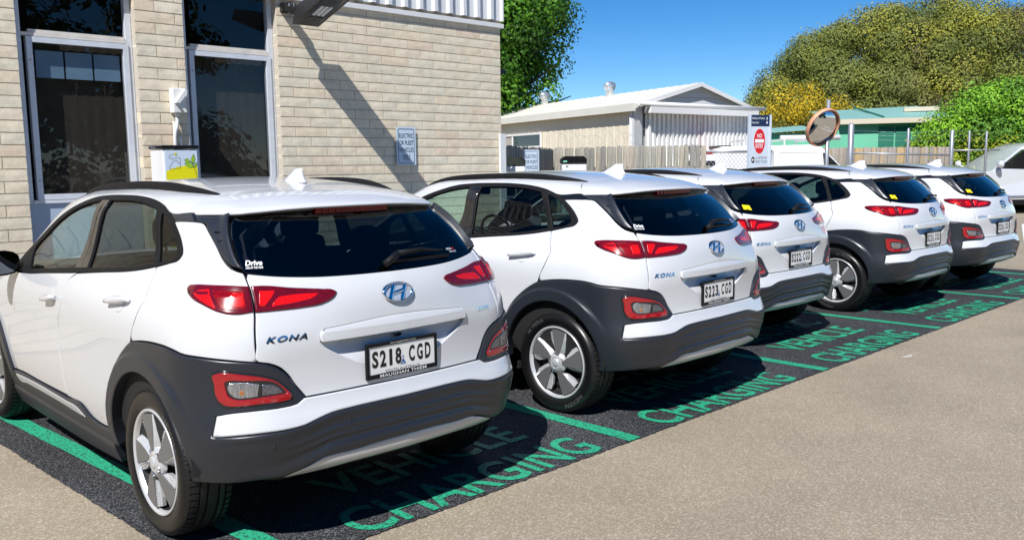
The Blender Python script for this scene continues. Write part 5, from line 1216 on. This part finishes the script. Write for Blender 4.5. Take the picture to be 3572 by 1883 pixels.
    b1 = QS(.006)([1.27],[1.178])[0]; b2 = QS(.006)([1.56],[1.176])[0]; wp.bar(b1,b2,.008,.014)
    wp.build('wiper', TR, rgw)
    # --- tailgate
    tg = [(UC,1.1445),(1.098,1.1455),(.974,1.150),(.861,1.162),(.780,1.177,1)]+[(u+G_,z) for u,z in TG_L[1:]]+[(.831,.829),(.858,.810),(.881,.776),(.904,.720),(.929,.670,1),(1.0,.671),(1.1,.672),(UC,.672)]
    tgo = panel('tailgate', sym(tg), QS(0), P_, car, holes=[BOTH], grid=.035, step=.015, rnd=.003, depth=.045)
    panel('handle_ledge', LEDGE, QS(0,h_led), P_, tgo, grid=.06, step=.010, rnd=.003, depth=.05, lines=[[(UC-.275,z_),(UC+.275,z_)] for z_ in (.889,.915,.921,.927)])
    panel('plate_recess', [(UC+(p[0]-UC)*1.0,p[1])+tuple(p[2:]) for p in RECESS], QS(0,h_rec), P_, tgo, grid=.018, step=.014, rnd=0, depth=.002)
    pc = QS(0)
    # --- white strip, big cladding panel with the lower bumper, skid trim
    st = [(UC,.6665),(1.1,.6665),(1.0,.6655),(.921,.6640,1),(.902,.645),(.866,.640),(.788,.640),(.725,.634),(.700,.627,1)]+[(.689,.546,1)]+[(u,z+.001) for u,z in STRIP_B[1:]]
    panel('bumper_strip', sym(st), QS(.012), P_, car, rnd=.006, grid=.04)
    cl = [(UC,.594),(1.153,.594),(1.052,.592),(.996,.587),(.943,.569),(.917,.559),(.878,.555),(.805,.555),(.732,.550),(.687,.544,1),(.698,.628,1),(.725,.635),(.788,.641),(.866,.641),(.902,.646),(.923,.664,1)]
    cl += [(.898,.719),(.876,.773),(.853,.805),(.827,.824),(.803,.833),(.718,.850),(.658,.859),(.593,.867),(.574,.874,1),(.541,.881),(.474,.882),(.381,.873),(.278,.852)]+[(u+.001,z-.001) for u,z in reversed(ARCH_O[1:-1])]+[(-.072,.372,1),(-.070,.31,1)]
    ap = arch_pts(WY0,WZ0,WR,R_(-2),R_(172),18); cl += [(ap[0][0],ap[0][1],1)]+ap[1:]
    cl += [(.60,.330,1),(.636,.333),(.718,.343),(.797,.355),(.874,.360),(.914,.384),(.965,.411),(1.048,.415),(UC,.421)]
    zt_ = lambda u: np.interp(u, [.687,.878,.943,1.0,1.06,UC], [.545,.556,.570,.588,.594,.595]); zl_ = lambda u: np.interp(u, [.64,.80,.874,.93,.99,1.06,UC], [.345,.357,.361,.385,.412,.418,.424])
    us_ = np.concatenate([np.linspace(.72,UC,36)]); gl = []
    for t_ in (.10,.20,.25,.30,.345,.39,.44,.49,.535,.58,.63,.68,.725,.77,.82,.88,.95):
        h_ = [(u_,float(zl_(u_)+(zt_(u_)-zl_(u_))*t_)) for u_ in us_ if zt_(u_)-zl_(u_) > .08]; gl += [h_,[(2*UC-p[0],p[1]) for p in h_]]
    for r_ in (.03,.066,.079,.093):
        h_ = arch_pts(WY0,WZ0,WR+r_,R_(6),R_(175),30); gl += [h_,[(2*UC-p[0],p[1]) for p in h_]]
    panel('rear_bumper', sym(cl), QS(0,h_clad), CL, car, rnd=.006, grid=.022, step=.012, depth=.05, lines=gl)
    sk = [(UC,.4185),(1.048,.4125),(.967,.408),(.916,.381),(.878,.358),(.86,.346,1),(.91,.345),(.98,.345),(1.05,.350),(UC,.352)]
    panel('skid_trim', sym(sk), QS(.004,lambda u,z,P: .012*np.sin(np.clip((z-.35)/.065,0,1)*np.pi)), M['silver'], car, rnd=.004, grid=.02, depth=.06)
    vb = [(UC,.348),(.9,.345),(.78,.345,1),(.80,.325),(.95,.318),(UC,.315)]
    panel('rear_valance', sym(vb), QS(-.03), M['shell'], car, rnd=0, depth=.1)
    # --- sills, front cladding
    sl = [(-1.80,.345,1),(-1.70,.395),(-1.55,.411),(-1.2,.413),(-.70,.414),(-.452,.414),(-.341,.369),(-.223,.357),(-.104,.363),(-.078,.362,1),(-.082,.20,1),(-.6,.18),(-1.2,.18),(-1.78,.18,1)]
    sil = panel('side_sill', sl, QS(.014,lambda u,z,P: .010*ss(.305,.275,z)), CL, car, rnd=.006, grid=.05, mirror=True, depth=.05, lines=[[(-1.78,.305),(-.1,.305)],[(-1.78,.29),(-.1,.29)],[(-1.78,.275),(-.1,.275)]])
    for k in (0,1):
        pts = [(-1.62,.392,1),(-1.5,.398),(-.70,.400),(-.52,.396),(-.42,.362,1),(-.55,.362),(-.7,.366),(-1.4,.366),(-1.58,.364)]
        t_ = panel('sill_trim', pts, QS(.019), M['silver'], None, rnd=.004, depth=.008)
        if k == 0: t_.parent = sil[0]
        else:
            me = t_.data; o2 = link('sill_trim', mesh_np('sill_trim', [(-v.co.x,v.co.y,v.co.z) for v in me.vertices], [tuple(p.vertices)[::-1] for p in me.polygons], False), M['silver'], sil[1]); bpy.data.objects.remove(t_)
    fa = [(u,z) for u,z in arch_pts(2.6,.325,.40,R_(178),R_(4),16)]; fo = [(u,z) for u,z in arch_pts(2.6,.335,.475,R_(0),R_(176),16)]
    panel('front_arch_trim', [(*fa[0],1)]+fa[1:-1]+[(*fa[-1],1)]+[(*fo[0],1)]+fo[1:-1]+[(*fo[-1],1)], QS(.018), CL, car, rnd=.006, mirror=True, depth=.05)
    # front bumper as one dark and white mask
    panel('front_bumper', [(-.70,.82,1),(-.74,.60),(-.72,.42,1),(.72,.42,1),(.74,.60),(.70,.82,1),(.3,.85),(-.3,.85)], QF(.0), P_, car, grid=.08, depth=.03)
    panel('front_grille', [(-.72,.41,1),(-.70,.24,1),(.70,.24,1),(.72,.41,1)], QF(.0), CL, car, grid=.08, depth=.03)
    panel('headlamp', [(-.73,.66),(-.64,.76),(-.52,.74),(-.55,.66)], QF(.012), M['lamp_clear'], car, grid=.04, rnd=.003); panel('headlamp', [(.73,.66),(.64,.76),(.52,.74),(.55,.66)], QF(.012), M['lamp_clear'], car, grid=.04, rnd=.003)
    # --- lamps
    tlo = [(.586,1.117),(.593,1.127),(.609,1.131),(.684,1.135),(.733,1.134),(.784,1.129,1),(.791,1.086),(.797,1.033,1),(.773,1.029),(.738,1.028),(.706,1.038),(.661,1.062),(.608,1.090),(.590,1.106)]
    tli = [(.790,1.129,1),(.817,1.129),(.901,1.114),(.990,1.100),(1.031,1.092),(1.041,1.083),(1.034,1.070),(.993,1.043),(.939,1.035),(.856,1.031),(.803,1.030,1),(.798,1.086)]
    lo = panel('tail_lamp', tlo, QS(.009), M['lens_dark'], car, rnd=.004, grid=.013, step=.01, mirror=True)
    li = panel('tail_lamp', tli, QS(.009), M['lens_dark'], car, rnd=.004, grid=.013, step=.01, mirror=True)
    R1 = [(.612,1.106,1),(.650,1.114),(.672,1.118,1),(.700,1.046,1),(.690,1.052),(.662,1.070)]
    R2 = [(.682,1.114,1),(.772,1.113,1),(.782,1.046,1),(.735,1.042),(.712,1.048,1)]
    R2b = [(.735,1.102,1),(.770,1.101,1),(.776,1.054,1),(.742,1.052,1)]
    R3 = [(.812,1.108,1),(.856,1.106,1),(.850,1.09),(.826,1.048,1),(.812,1.052,1)]
    R4 = [(.868,1.082,1),(.93,1.086),(.985,1.083,1),(.965,1.068),(.92,1.056),(.845,1.046,1),(.85,1.06)]
    def pairs(nm, o, Q, mat, par, **k):
        a_, b_ = panel(nm, o, Q, mat, None, mirror=True, **k); a_.parent = par[0]; b_.parent = par[1]
    for oo, mt, par in ((R1,'lens_red',lo),(R2,'lens_deep',lo),(R2b,'lens_red',lo),(R3,'lens_red',li),(R4,'lens_red',li)):
        pairs('reflector', oo, QS(.0104 if oo is not R2b else .0112), M[mt], par, rnd=.0015, grid=.013, step=.01, depth=.0012)
    lmo = [(.690,.801),(.700,.808),(.773,.799),(.819,.782),(.850,.760),(.871,.729),(.892,.682),(.890,.664),(.867,.659),(.806,.659),(.749,.657),(.720,.660),(.704,.678),(.697,.701),(.690,.761)]
    bz = panel('fog_lamp', lmo, QS(.0135), M['gloss_black'], car, rnd=.003, grid=.013, step=.01, mirror=True)
    lo2 = [(.695,.795),(.702,.800),(.773,.791),(.817,.774),(.846,.754),(.865,.726),(.885,.680),(.882,.671),(.867,.668),(.806,.668),(.751,.666),(.726,.670),(.711,.683),(.703,.701),(.697,.761)]
    li2 = [(.726,.767),(.772,.767),(.846,.746),(.857,.731),(.873,.698,1),(.803,.694),(.785,.692),(.745,.696),(.732,.708),(.727,.730)]
    pairs('lamp_ring', lo2, QS(.0175), M['lens_ring'], bz, holes=[li2], rnd=.003, grid=.013, step=.01, depth=.006)
    pairs('clear_lens', [(.734,.760),(.772,.760),(.806,.751,1),(.800,.701,1),(.785,.699),(.748,.702),(.736,.716)], QS(.0160), M['lamp_clear'], bz, rnd=.002, grid=.012, step=.01, depth=.0025)
    pairs('clear_lens', [(.813,.748,1),(.842,.740),(.852,.728),(.864,.703,1),(.812,.701,1)], QS(.0160), M['lamp_dim'], bz, rnd=.002, grid=.012, step=.01, depth=.0025)
    pairs('bulb', [(.759,.729),(.765,.731),(.770,.722),(.768,.711),(.760,.710),(.756,.720)], QS(.0172), M['amber'], bz, rnd=.002, grid=.012, depth=.002)
    # --- parking sensors
    for u_,z_ in ((.838,.497),(1.053,.548),(2*UC-1.053,.548),(2*UC-.838,.497)):
        p0 = QS(0,h_clad)([u_],[z_])[0]; n0 = grad(p0[None])[0]; q0 = Vector(n0).to_track_quat('Z','Y').to_matrix().to_4x4()
        MB().lathe([(0,.003),(.007,.003),(.0085,.001),(.0095,-.004)], 14, Matrix.Translation(p0) @ q0).build('parking_sensor', M['gloss_black'], car)
    # --- door handles
    for par, uc, zc, du in ((a,-.775,.938,.080),(b,.140,1.012,.094)):
        hb = MB()
        pts = [QS(.028)([uc+t*du],[zc+.012*t])[0] for t in np.linspace(-1,1,9)]
        pts = [QS(.004)([uc-du*1.08],[zc-.012])[0]]+pts+[QS(.004)([uc+du*1.1],[zc+.012])[0]]
        V = []
        for i,p in enumerate(pts):
            w_ = [.004,.010,.014,.016,.018,.019,.019,.018,.016,.012,.004][i]; n_ = grad(np.array([p]))[0]
            for q in range(8):
                c_, s_ = math.cos(q*math.pi/4), math.sin(q*math.pi/4); V.append((p[0]+n_[0]*.009*c_, p[1]+n_[1]*.009*c_, p[2]+w_*s_))
        hb.add(V, [(i*8+q,(i+1)*8+q,(i+1)*8+(q+1)%8,i*8+(q+1)%8) for i in range(10) for q in range(8)], True)
        cup = MB(); cc = QS(-.002)([uc+.01],[zc+.004])[0]
        me = hb.mesh('door_handle'); link('door_handle', me, P_, par[0])
        link('door_handle', mesh_np('door_handle', [(-v.co.x,v.co.y,v.co.z) for v in me.vertices], [tuple(p.vertices)[::-1] for p in me.polygons]), P_, par[1])
        cu_ = [(uc+.050*math.cos(t),zc+.002+.046*math.sin(t)) for t in np.linspace(0,2*math.pi,14,endpoint=False)]
        pairs('handle_recess', cu_, QS(.0012,lambda u,z,P,uc=uc,zc=zc: 0*u), P_, par, rnd=.001, grid=.012, depth=.001)
    # --- roof rails
    for s in (-1,1):
        V = []; n = 25
        for i,t in enumerate(np.linspace(0,1,n)):
            y = .045+t*1.62; x = s*np.interp(t,[0,.15,.5,1],[.472,.520,.548,.545]); zr = ST([abs(x)],[y])[0]-.010
            p = cast([[x,y,.3]],[[0,0,1.]],0,1.6)[0]; zr = p[2]-.004
            hgt = .035*min(1,math.sin(min(t/.26,1)*math.pi/2)**.9,math.sin(min((1-t)/.38,1)*math.pi/2)**.9)+.004
            w = .017
            for dx,dz in ((-1.1,0),(-1,.45),(-.75,.9),(-.2,1),(.3,1),(.8,.85),(1,.4),(1.1,0)): V.append((x+dx*w,y,zr+hgt*dz))
        MB().add(V, [(i*8+q,(i+1)*8+q,(i+1)*8+(q+1)%8,i*8+(q+1)%8) for i in range(n-1) for q in range(8)]+[tuple(range(8)),tuple((n-1)*8+q for q in range(8))], True).build('roof_rail', TR, car)
    # --- antenna fin
    V = []; z0 = ST([0],[.2])[0]-.006; n = 9
    sec = []
    for i,t in enumerate(np.linspace(0,1,n)):
        zz = t*.072; y0 = .352-.160*t**.82; y1 = .095+.026*t+.012*math.sin(t*math.pi); w = .032*(1-t)**.8*(1)+.004
        for q in range(12):
            an = 2*math.pi*q/12; cy = (y0+y1)/2; ry = (y0-y1)/2
            V.append((w*math.sin(an)*(1-.35*max(math.cos(an),0)),cy+ry*math.cos(an),z0+zz+(.006 if t == 0 else .012)*0))
    MB().add(V, [(i*12+q,i*12+(q+1)%12,(i+1)*12+(q+1)%12,(i+1)*12+q) for i in range(n-1) for q in range(12)]+[tuple((n-1)*12+q for q in range(12))], True).build('antenna', P_, car)
    # --- mirrors
    for s in (-1,1):
        mh = MB(); V = []; c = Vector((s*.955,1.90,1.078)); n1, n2 = 9, 14
        for i in range(n1):
            t = i/(n1-1); rr = math.sqrt(max(1-(t*.98)**2.6,0)); 
            for q in range(n2):
                an = 2*math.pi*q/n2; e = .75
                cx = math.copysign(abs(math.cos(an))**e,math.cos(an)); cz = math.copysign(abs(math.sin(an))**e,math.sin(an))
                V.append((c.x+.115*rr*cx, c.y+.13*t, c.z+.074*rr*cz))
        mh.add(V, [(i*n2+q,i*n2+(q+1)%n2,(i+1)*n2+(q+1)%n2,(i+1)*n2+q) for i in range(n1-1) for q in range(n2)], True)
        mo = mh.build('door_mirror', M['gloss_black'], car)
        g = MB(); g.add([(c.x+.104*math.copysign(abs(math.cos(t))**.75,math.cos(t)),c.y-.002,c.z+.064*math.copysign(abs(math.sin(t))**.75,math.sin(t))) for t in np.linspace(0,2*math.pi,20,endpoint=False)], [tuple(range(20))])
        g.build('mirror_glass', M['mirror'], mo)
        st_ = MB(); st_.bar((s*.80,1.95,1.05),(s*.90,1.97,1.04),.05,.035); st_.build('mirror_arm', M['gloss_black'], mo)
    # --- dark inner shell: what shows in gaps and behind the panels
    top = [(-2.9,.88),(-2.4,.95),(-1.95,.99),(-1.352,1.005),(-.572,1.068),(.030,1.118),(.309,1.158),(.420,1.182),(.507,1.21),(.520,1.25),(.500,1.30),(.450,1.355),(.42,1.40,1),(.60,1.40),(.68,1.395,1),(.715,1.30),(.745,1.22),(.778,1.172),(.861,1.155),(.974,1.143),(1.098,1.138),(UC,1.137)]
    ap2 = arch_pts(WY0,WZ0,WR+.006,R_(2),R_(170),16); fp2 = arch_pts(2.6,.325,.41,R_(10),R_(170),12)
    fp2 = list(reversed(fp2)) if fp2[0][0] < fp2[-1][0] else fp2
    bot = [(UC,.335),(.80,.345,1),(.66,.345,1)]+[(u,z) for u,z in reversed(ap2)]+[(-.09,.22,1),(-1.75,.20,1)]+[(u,z) for u,z in fp2]+[(-3.0,.25,1),(-3.0,.80,1)]
    panel('inner_shell', sym(list(reversed(top+[]))[::-1] and list(reversed(bot+list(top)))), QS(-.022,lambda u,z,P: -.055*ss(.86,.93,np.minimum(u,2*UC-u))*ss(.66,.70,z)), M['shell'], car, rnd=0, grid=.05, depth=.005, step=.04)
    # wheel housings and floor
    wh = MB()
    for s in (-1,1):
        for yc in (0.02,2.6):
            n = 20; V = []
            for k in range(n+1):
                t = R_(5)+(R_(170))*k/n; V += [(s*.865,yc+.415*math.cos(t),.325+.415*math.sin(t)),(s*.52,yc+.415*math.cos(t),.325+.415*math.sin(t))]
            wh.add(V, [(2*k,2*k+2,2*k+3,2*k+1) for k in range(n)], True)
            wh.box(s*.515,s*.525,yc-.36,yc+.36,.34,.74)
    wh.build('wheel_housing', M['shell'], car)
    fl = MB(); fl.box(-.74,.74,.46,2.16,.20,.25); fl.box(-.50,.50,-.52,3.2,.30,.36); fl.build('underbody', M['shell'], car)
    # --- cabin
    ca = MB(); ca.box(-.76,.76,.15,2.2,.40,.44); ca.box(-.62,.62,-.42,.1,.72,.76)
    ca.add([(-.70,2.02,1.02),(.70,2.02,1.02),(.68,2.40,1.03),(-.68,2.40,1.03),(-.70,1.90,.70),(.70,1.90,.70)], [(0,1,2,3),(4,5,1,0)]); ca.build('dashboard', M['cabin'], car)
    hl = [(-.55,.02,1),(-.5,-.15),(0,-.18),(.5,-.15),(.55,.02,1),(.58,.6),(.56,1.5,1),(0,1.6),(-.56,1.5,1),(-.58,.6)]
    panel('headlining', hl, QT(-.04), M['grey_cloth'], car, rnd=0, grid=.12, depth=.002)
    for x in (-.37,.37):
        seat = MB(); seat.box(x-.25,x+.25,1.00,1.50,.50,.66,.05)
        V = [(x-.24,1.06,.60),(x+.24,1.06,.60),(x+.24,1.16,.60),(x-.24,1.16,.60),(x-.20,.80,1.16),(x+.20,.80,1.16),(x+.20,.90,1.16),(x-.20,.90,1.16)]
        bm = bmesh.new(); vv = [bm.verts.new(v) for v in V]
        for f in ((3,2,1,0),(4,5,6,7),(0,1,5,4),(1,2,6,5),(2,3,7,6),(3,0,4,7)): bm.faces.new([vv[i] for i in f])
        bmesh.ops.bevel(bm, geom=bm.edges[:], offset=.045, segments=3, affect='EDGES', profile=.5); bm.verts.index_update()
        seat.add([v.co for v in bm.verts], [[v.index for v in f.verts] for f in bm.faces], True); bm.free()
        so = seat.build('front_seat', M['seat'], car)
        hr = MB(); hr.box(x-.12,x+.12,.76,.86,1.20,1.36,.045); hr.tube([(x-.05,.83,1.12),(x-.05,.82,1.25)],.007,6); hr.tube([(x+.05,.83,1.12),(x+.05,.82,1.25)],.007,6); hr.build('headrest', M['seat'], so)
    rs = MB(); rs.box(-.62,.62,.25,.72,.50,.66,.05); rs.box(-.62,.62,.08,.24,.64,1.14,.05); rso = rs.build('rear_seat', M['seat'], car)
    for x in (-.40,0,.40): MB().box(x-.11,x+.11,.09,.18,1.15,1.27,.035).build('headrest', M['seat'], rso)
    sw = MB(); cst = Vector((.37,1.78,1.0)); q_ = Matrix.Translation(cst) @ Matrix.Rotation(R_(65),4,'X')
    pts = [q_ @ Vector((.18*math.cos(t),.18*math.sin(t),0)) for t in np.linspace(0,2*math.pi,25)]; sw.tube(pts,.014,6,False); sw.bar(q_ @ Vector((-.17,0,0)), q_ @ Vector((.17,0,0)), .04,.02); sw.build('steering_wheel', M['cabin'], car)
    im = MB(); im.box(-.12,.12,1.60,1.63,1.36,1.42,.012); im.build('inside_mirror', M['gloss_black'], car)
    # --- wheels
    W = wheel_meshes()
    mats = {'tread':'rubber','sidewall':'rubber_shiny','rim':'alloy','wheel_barrel':'barrel','spoke':'alloy_dark','spoke_dots':'alloy','spoke_blade':'alloy','spoke_facet':'silver','hub_cap':'alloy','wheel_nuts':'chrome','brake_disc':'shell','tyre_lettering':'tyre_letters','tyre_marking':'tyre_letters'}
    for k in W: W[k].materials.append(M[mats[k]])
    for s,y,rot in ((-1,0,8),(-1,2.6,30),(1,0,50),(1,2.6,15)):
        w = link('wheel', W['tread'], None, car); w.location = (s*.868,y,.333); 
        w.rotation_euler = (R_(rot),0,0 if s < 0 else math.pi)
        w.data = W['tread']
        for k in W:
            if k == 'tread': continue
            for q in range(5 if k.startswith('spoke') else 1):
                c = link({'sidewall':'tyre_sidewall'}.get(k,k), W[k], None, w); c.rotation_euler = (R_(72*q),0,0)
                if k == 'spoke_dots': c['kind'] = 'stuff'
    # --- number plate
    yp = float(pc(np.array([UC]),np.array([.80]))[0,1]); yp = -.668
    pl = MB(); pl.box(-.186,.186,yp,yp+.010,.702,.836); plo = pl.build('number_plate', M['plate'], car)
    fr = MB()
    for x0,x1,z0,z1 in ((-.1945,.1945,.831,.846),(-.1945,.1945,.690,.7095),(-.1945,-.180,.7095,.831),(.180,.1945,.7095,.831)): fr.box(x0,x1,yp-.005,yp+.012,z0,z1,.003)
    fr.build('plate_frame', TR, plo)
    bk = MB(); bk.box(-.17,.17,yp+.010,-.60,.71,.83); bk.build('plate_backing', TR, plo)
    car['yp'] = yp
    at = lambda x,z: (lambda A: np.stack([x+A[:,0], np.full(len(A),yp-.0058), z+A[:,1]],1))
    txt('MAUGHAN THIEM', .255,.0135, at(0,.700), .01,1.05,'lettering',M['white'],plo)
    txt('www.maughanthiem.com.au', .14,.0075, at(0,.8385), 0,1.0,'lettering',M['white'],plo)
    at2 = lambda x,z: (lambda A: np.stack([x+A[:,0], np.full(len(A),yp-.0006), z+A[:,1]],1))
    txt('SOUTH AUSTRALIA', .19,.0105, at2(.0,.7165), 0,1.1,'lettering',M['black'],plo)
    tri = MB(); tri.add([(.002-.016,yp-.0007,.733),(.002+.016,yp-.0007,.733),(.002,yp-.0007,.762)], [(0,1,2)]); tri.add([(.002+.0045*math.cos(t),yp-.0007,.768+.0045*math.sin(t)) for t in np.linspace(0,6.283,10,endpoint=False)], [tuple(range(10))]); tri.build('plate_symbol', M['blue'], plo)
    txt('EV', .012,.007, (lambda A: np.stack([.002+A[:,0], np.full(len(A),yp-.0012), .739+A[:,1]],1)), .01,1.0,'lettering',M['white'],plo)
    MB().lathe([(0,.012),(.012,.012),(.018,.006),(.02,0)],12,Matrix.Translation((0,-.635,.868)) @ Matrix.Rotation(R_(180),4,'X')).build('reversing_camera', M['gloss_black'], tgo)
    # --- emblem: an oval ring with a slanted H
    em = MB(); A_, B_ = .083,.043; zc = 1.057; yl = float(pc([UC],[zc])[0,1])-.001; sl_ = (float(pc([UC],[zc+.04])[0,1])-float(pc([UC],[zc-.04])[0,1]))/.08
    tilt = lambda x,z,d: (x, yl+sl_*(z-zc)-d+.25*x*x, z)
    n = 40; V = []; Fc = []
    for k in range(n):
        t = 2*math.pi*k/n; c_, s_ = math.cos(t), math.sin(t)
        for r_,d in ((1.0,-.012),(1.0,.006),(.96,.010),(.90,.010),(.86,.006),(.86,.001)): V.append(tilt(A_*r_*c_, zc+B_*r_*s_*(1 if True else 1), d))
    em.add(V, [(k*6+j,((k+1)%n)*6+j,((k+1)%n)*6+j+1,k*6+j+1) for k in range(n) for j in range(5)], True)
    def stroke(ln, w):
        L_ = np.array(ln); t = np.gradient(L_,axis=0); t /= np.linalg.norm(t,axis=1)[:,None]; nn = np.stack([-t[:,1],t[:,0]],1); V = []
        w = np.array(w)
        for p,q,ww in zip(L_,nn,w): V += [tilt(p[0]-q[0]*ww,zc+p[1]-q[1]*ww,.002), tilt(p[0],zc+p[1],.009), tilt(p[0]+q[0]*ww,zc+p[1]+q[1]*ww,.002)]
        em.add(V, [(i*3+j,(i+1)*3+j,(i+1)*3+j+1,i*3+j+1) for i in range(len(L_)-1) for j in range(2)], True)
    stroke([(-.046,-.027),(-.036,-.008),(-.024,.016),(-.012,.036)],[.011,.010,.010,.008]); stroke([(.046,.027),(.036,.008),(.024,-.016),(.012,-.036)],[.011,.010,.010,.008]); stroke([(-.036,-.006),(-.012,-.002),(.012,.002),(.036,.006)],[.008,.007,.007,.008])
    emo = em.build('emblem', M['chrome'], tgo)
    bk = MB(); V = [tilt(A_*.95*math.cos(t),zc+B_*.95*math.sin(t),.0005) for t in np.linspace(0,6.2832,32,endpoint=False)]+[tilt(0,zc,.002)]; bk.add(V, [(i,(i+1)%32,32) for i in range(32)], True); bk.build('emblem_backing', M['emblem_back'], tgo)
    return car
def on_surface(u, z, du, off):
    """map (a, b) in metres to the rear surface round (u, z)"""
    def fn(A):
        return QS(off)(u+A[:,0]*du, z+A[:,1])
    return fn
# ------------------------------------------------------------------ the row of cars
car = build_car()
LBL = ['nearest white hatchback in the row, plate S218 CGD','second white hatchback in the row, plate S223 CGD','third white hatchback, plate S222 CGD and yellow window sticker','fourth white hatchback, its rear wheel showing beside the third car','farthest white hatchback of the row, next to silver wagon']
POSE = [(0,0,0),(2.60751,.05708,.02637),(4.82155,.62943,-.00773),(7.4716,.49069,-.00863),(9.54982,.42382,-.03892)]
cars = [car]+[copy_tree(car) for _ in range(4)]
rear = lambda off: (lambda u,z: QS(off)([u],[z])[0])
yp = car['yp']; del car['yp']
for c in cars[1:]:
    if 'yp' in c: del c['yp']
def find(c, nm): return [o for o in c.children if o.name.split('.')[0] == nm][0]
PL = ['S218','S223','S222','S221','S220']
for i,(c,lb,(x,y,t)) in enumerate(zip(cars,LBL,POSE)):
    c.location = (x,y,0); c.rotation_euler = (0,0,t); tag(c, lb, 'car', 'white hatchbacks parked in the charging bays')
    plo = find(c,'number_plate'); tgo = find(c,'tailgate'); rw_ = find(c,'rear_window')
    at2 = lambda x0,z0: (lambda A: np.stack([x0+A[:,0], np.full(len(A),yp-.0010), z0+A[:,1]],1))
    for s_,xc in ((PL[i],-.086),('CGD',.096)):
        wd = .036 if True else 0; n_ = len(s_); pit = .0415 if n_ == 4 else .0455
        for k,chx in enumerate(s_): txt(chx, .033 if chx != '1' else .016, .074, at2(xc+(k-(n_-1)/2)*pit,.7745), .035, 1.0, 'plate_character', M['black'], plo)
    # chrome name, badge
    du = (.945-.830)/.166
    def onr(u0,z0,du_,off,sh=.25): return lambda A: QS(off)(u0+(A[:,0]+A[:,1]*sh)*du_, z0+A[:,1])
    nm = txt('KONA', .160, .024, onr(.887,.9205,du,.0035,.55), .03, 1.25, 'model_lettering', M['chrome'], tgo)
    if i == 0: txt('electric', .085, .020, onr(1.628,.918,.70,.0035,.2), .01, 1.0, 'model_lettering', M['chrome'], tgo)
    if i < 2:
        txt('Drive', .066, .021, onr(.797,1.2165,.75,.004,0), .03, 1.0, 'window_sticker', M['white'], rw_); txt('CAR OF THE YEAR', .068, .008, onr(.799,1.1985,.75,.004,0), .03, 1.0, 'window_sticker', M['white'], rw_)
        txt('street', .040, .010, onr(1.592,1.204,.75,.004,0), .0, 1.0, 'window_sticker', M['white'], rw_); txt('art', .016, .010, onr(1.618,1.204,.75,.004,0), .0, 1.0, 'window_sticker', M['red'], rw_); txt('WINDOW TINT', .055, .007, onr(1.604,1.190,.75,.004,0), .0, 1.0, 'window_sticker', M['white'], rw_)
    else:
        st_ = [(.795,1.205,1),(.855,1.197,1),(.848,1.236,1),(.790,1.243,1)]; o = panel('window_sticker', st_, QS(.004), M['yellow'], rw_, rnd=0, depth=.001, grid=.03)
        txt('B257', .040, .011, onr(.829,1.2075,.72,.0052,0), .0, 1.0, 'sticker_text', M['black'], rw_); txt('FLEET VEHICLE', .050, .006, onr(.820,1.231,.72,.0052,0), .0, 1.0, 'sticker_text', M['black'], rw_) if False else None
for c,ang in zip(cars,(0,95,20,150,60)):
    for k,w in enumerate([o for o in c.children if o.name.split('.')[0] == 'wheel']): w.rotation_euler = (w.rotation_euler[0]+R_(ang),0,w.rotation_euler[2])
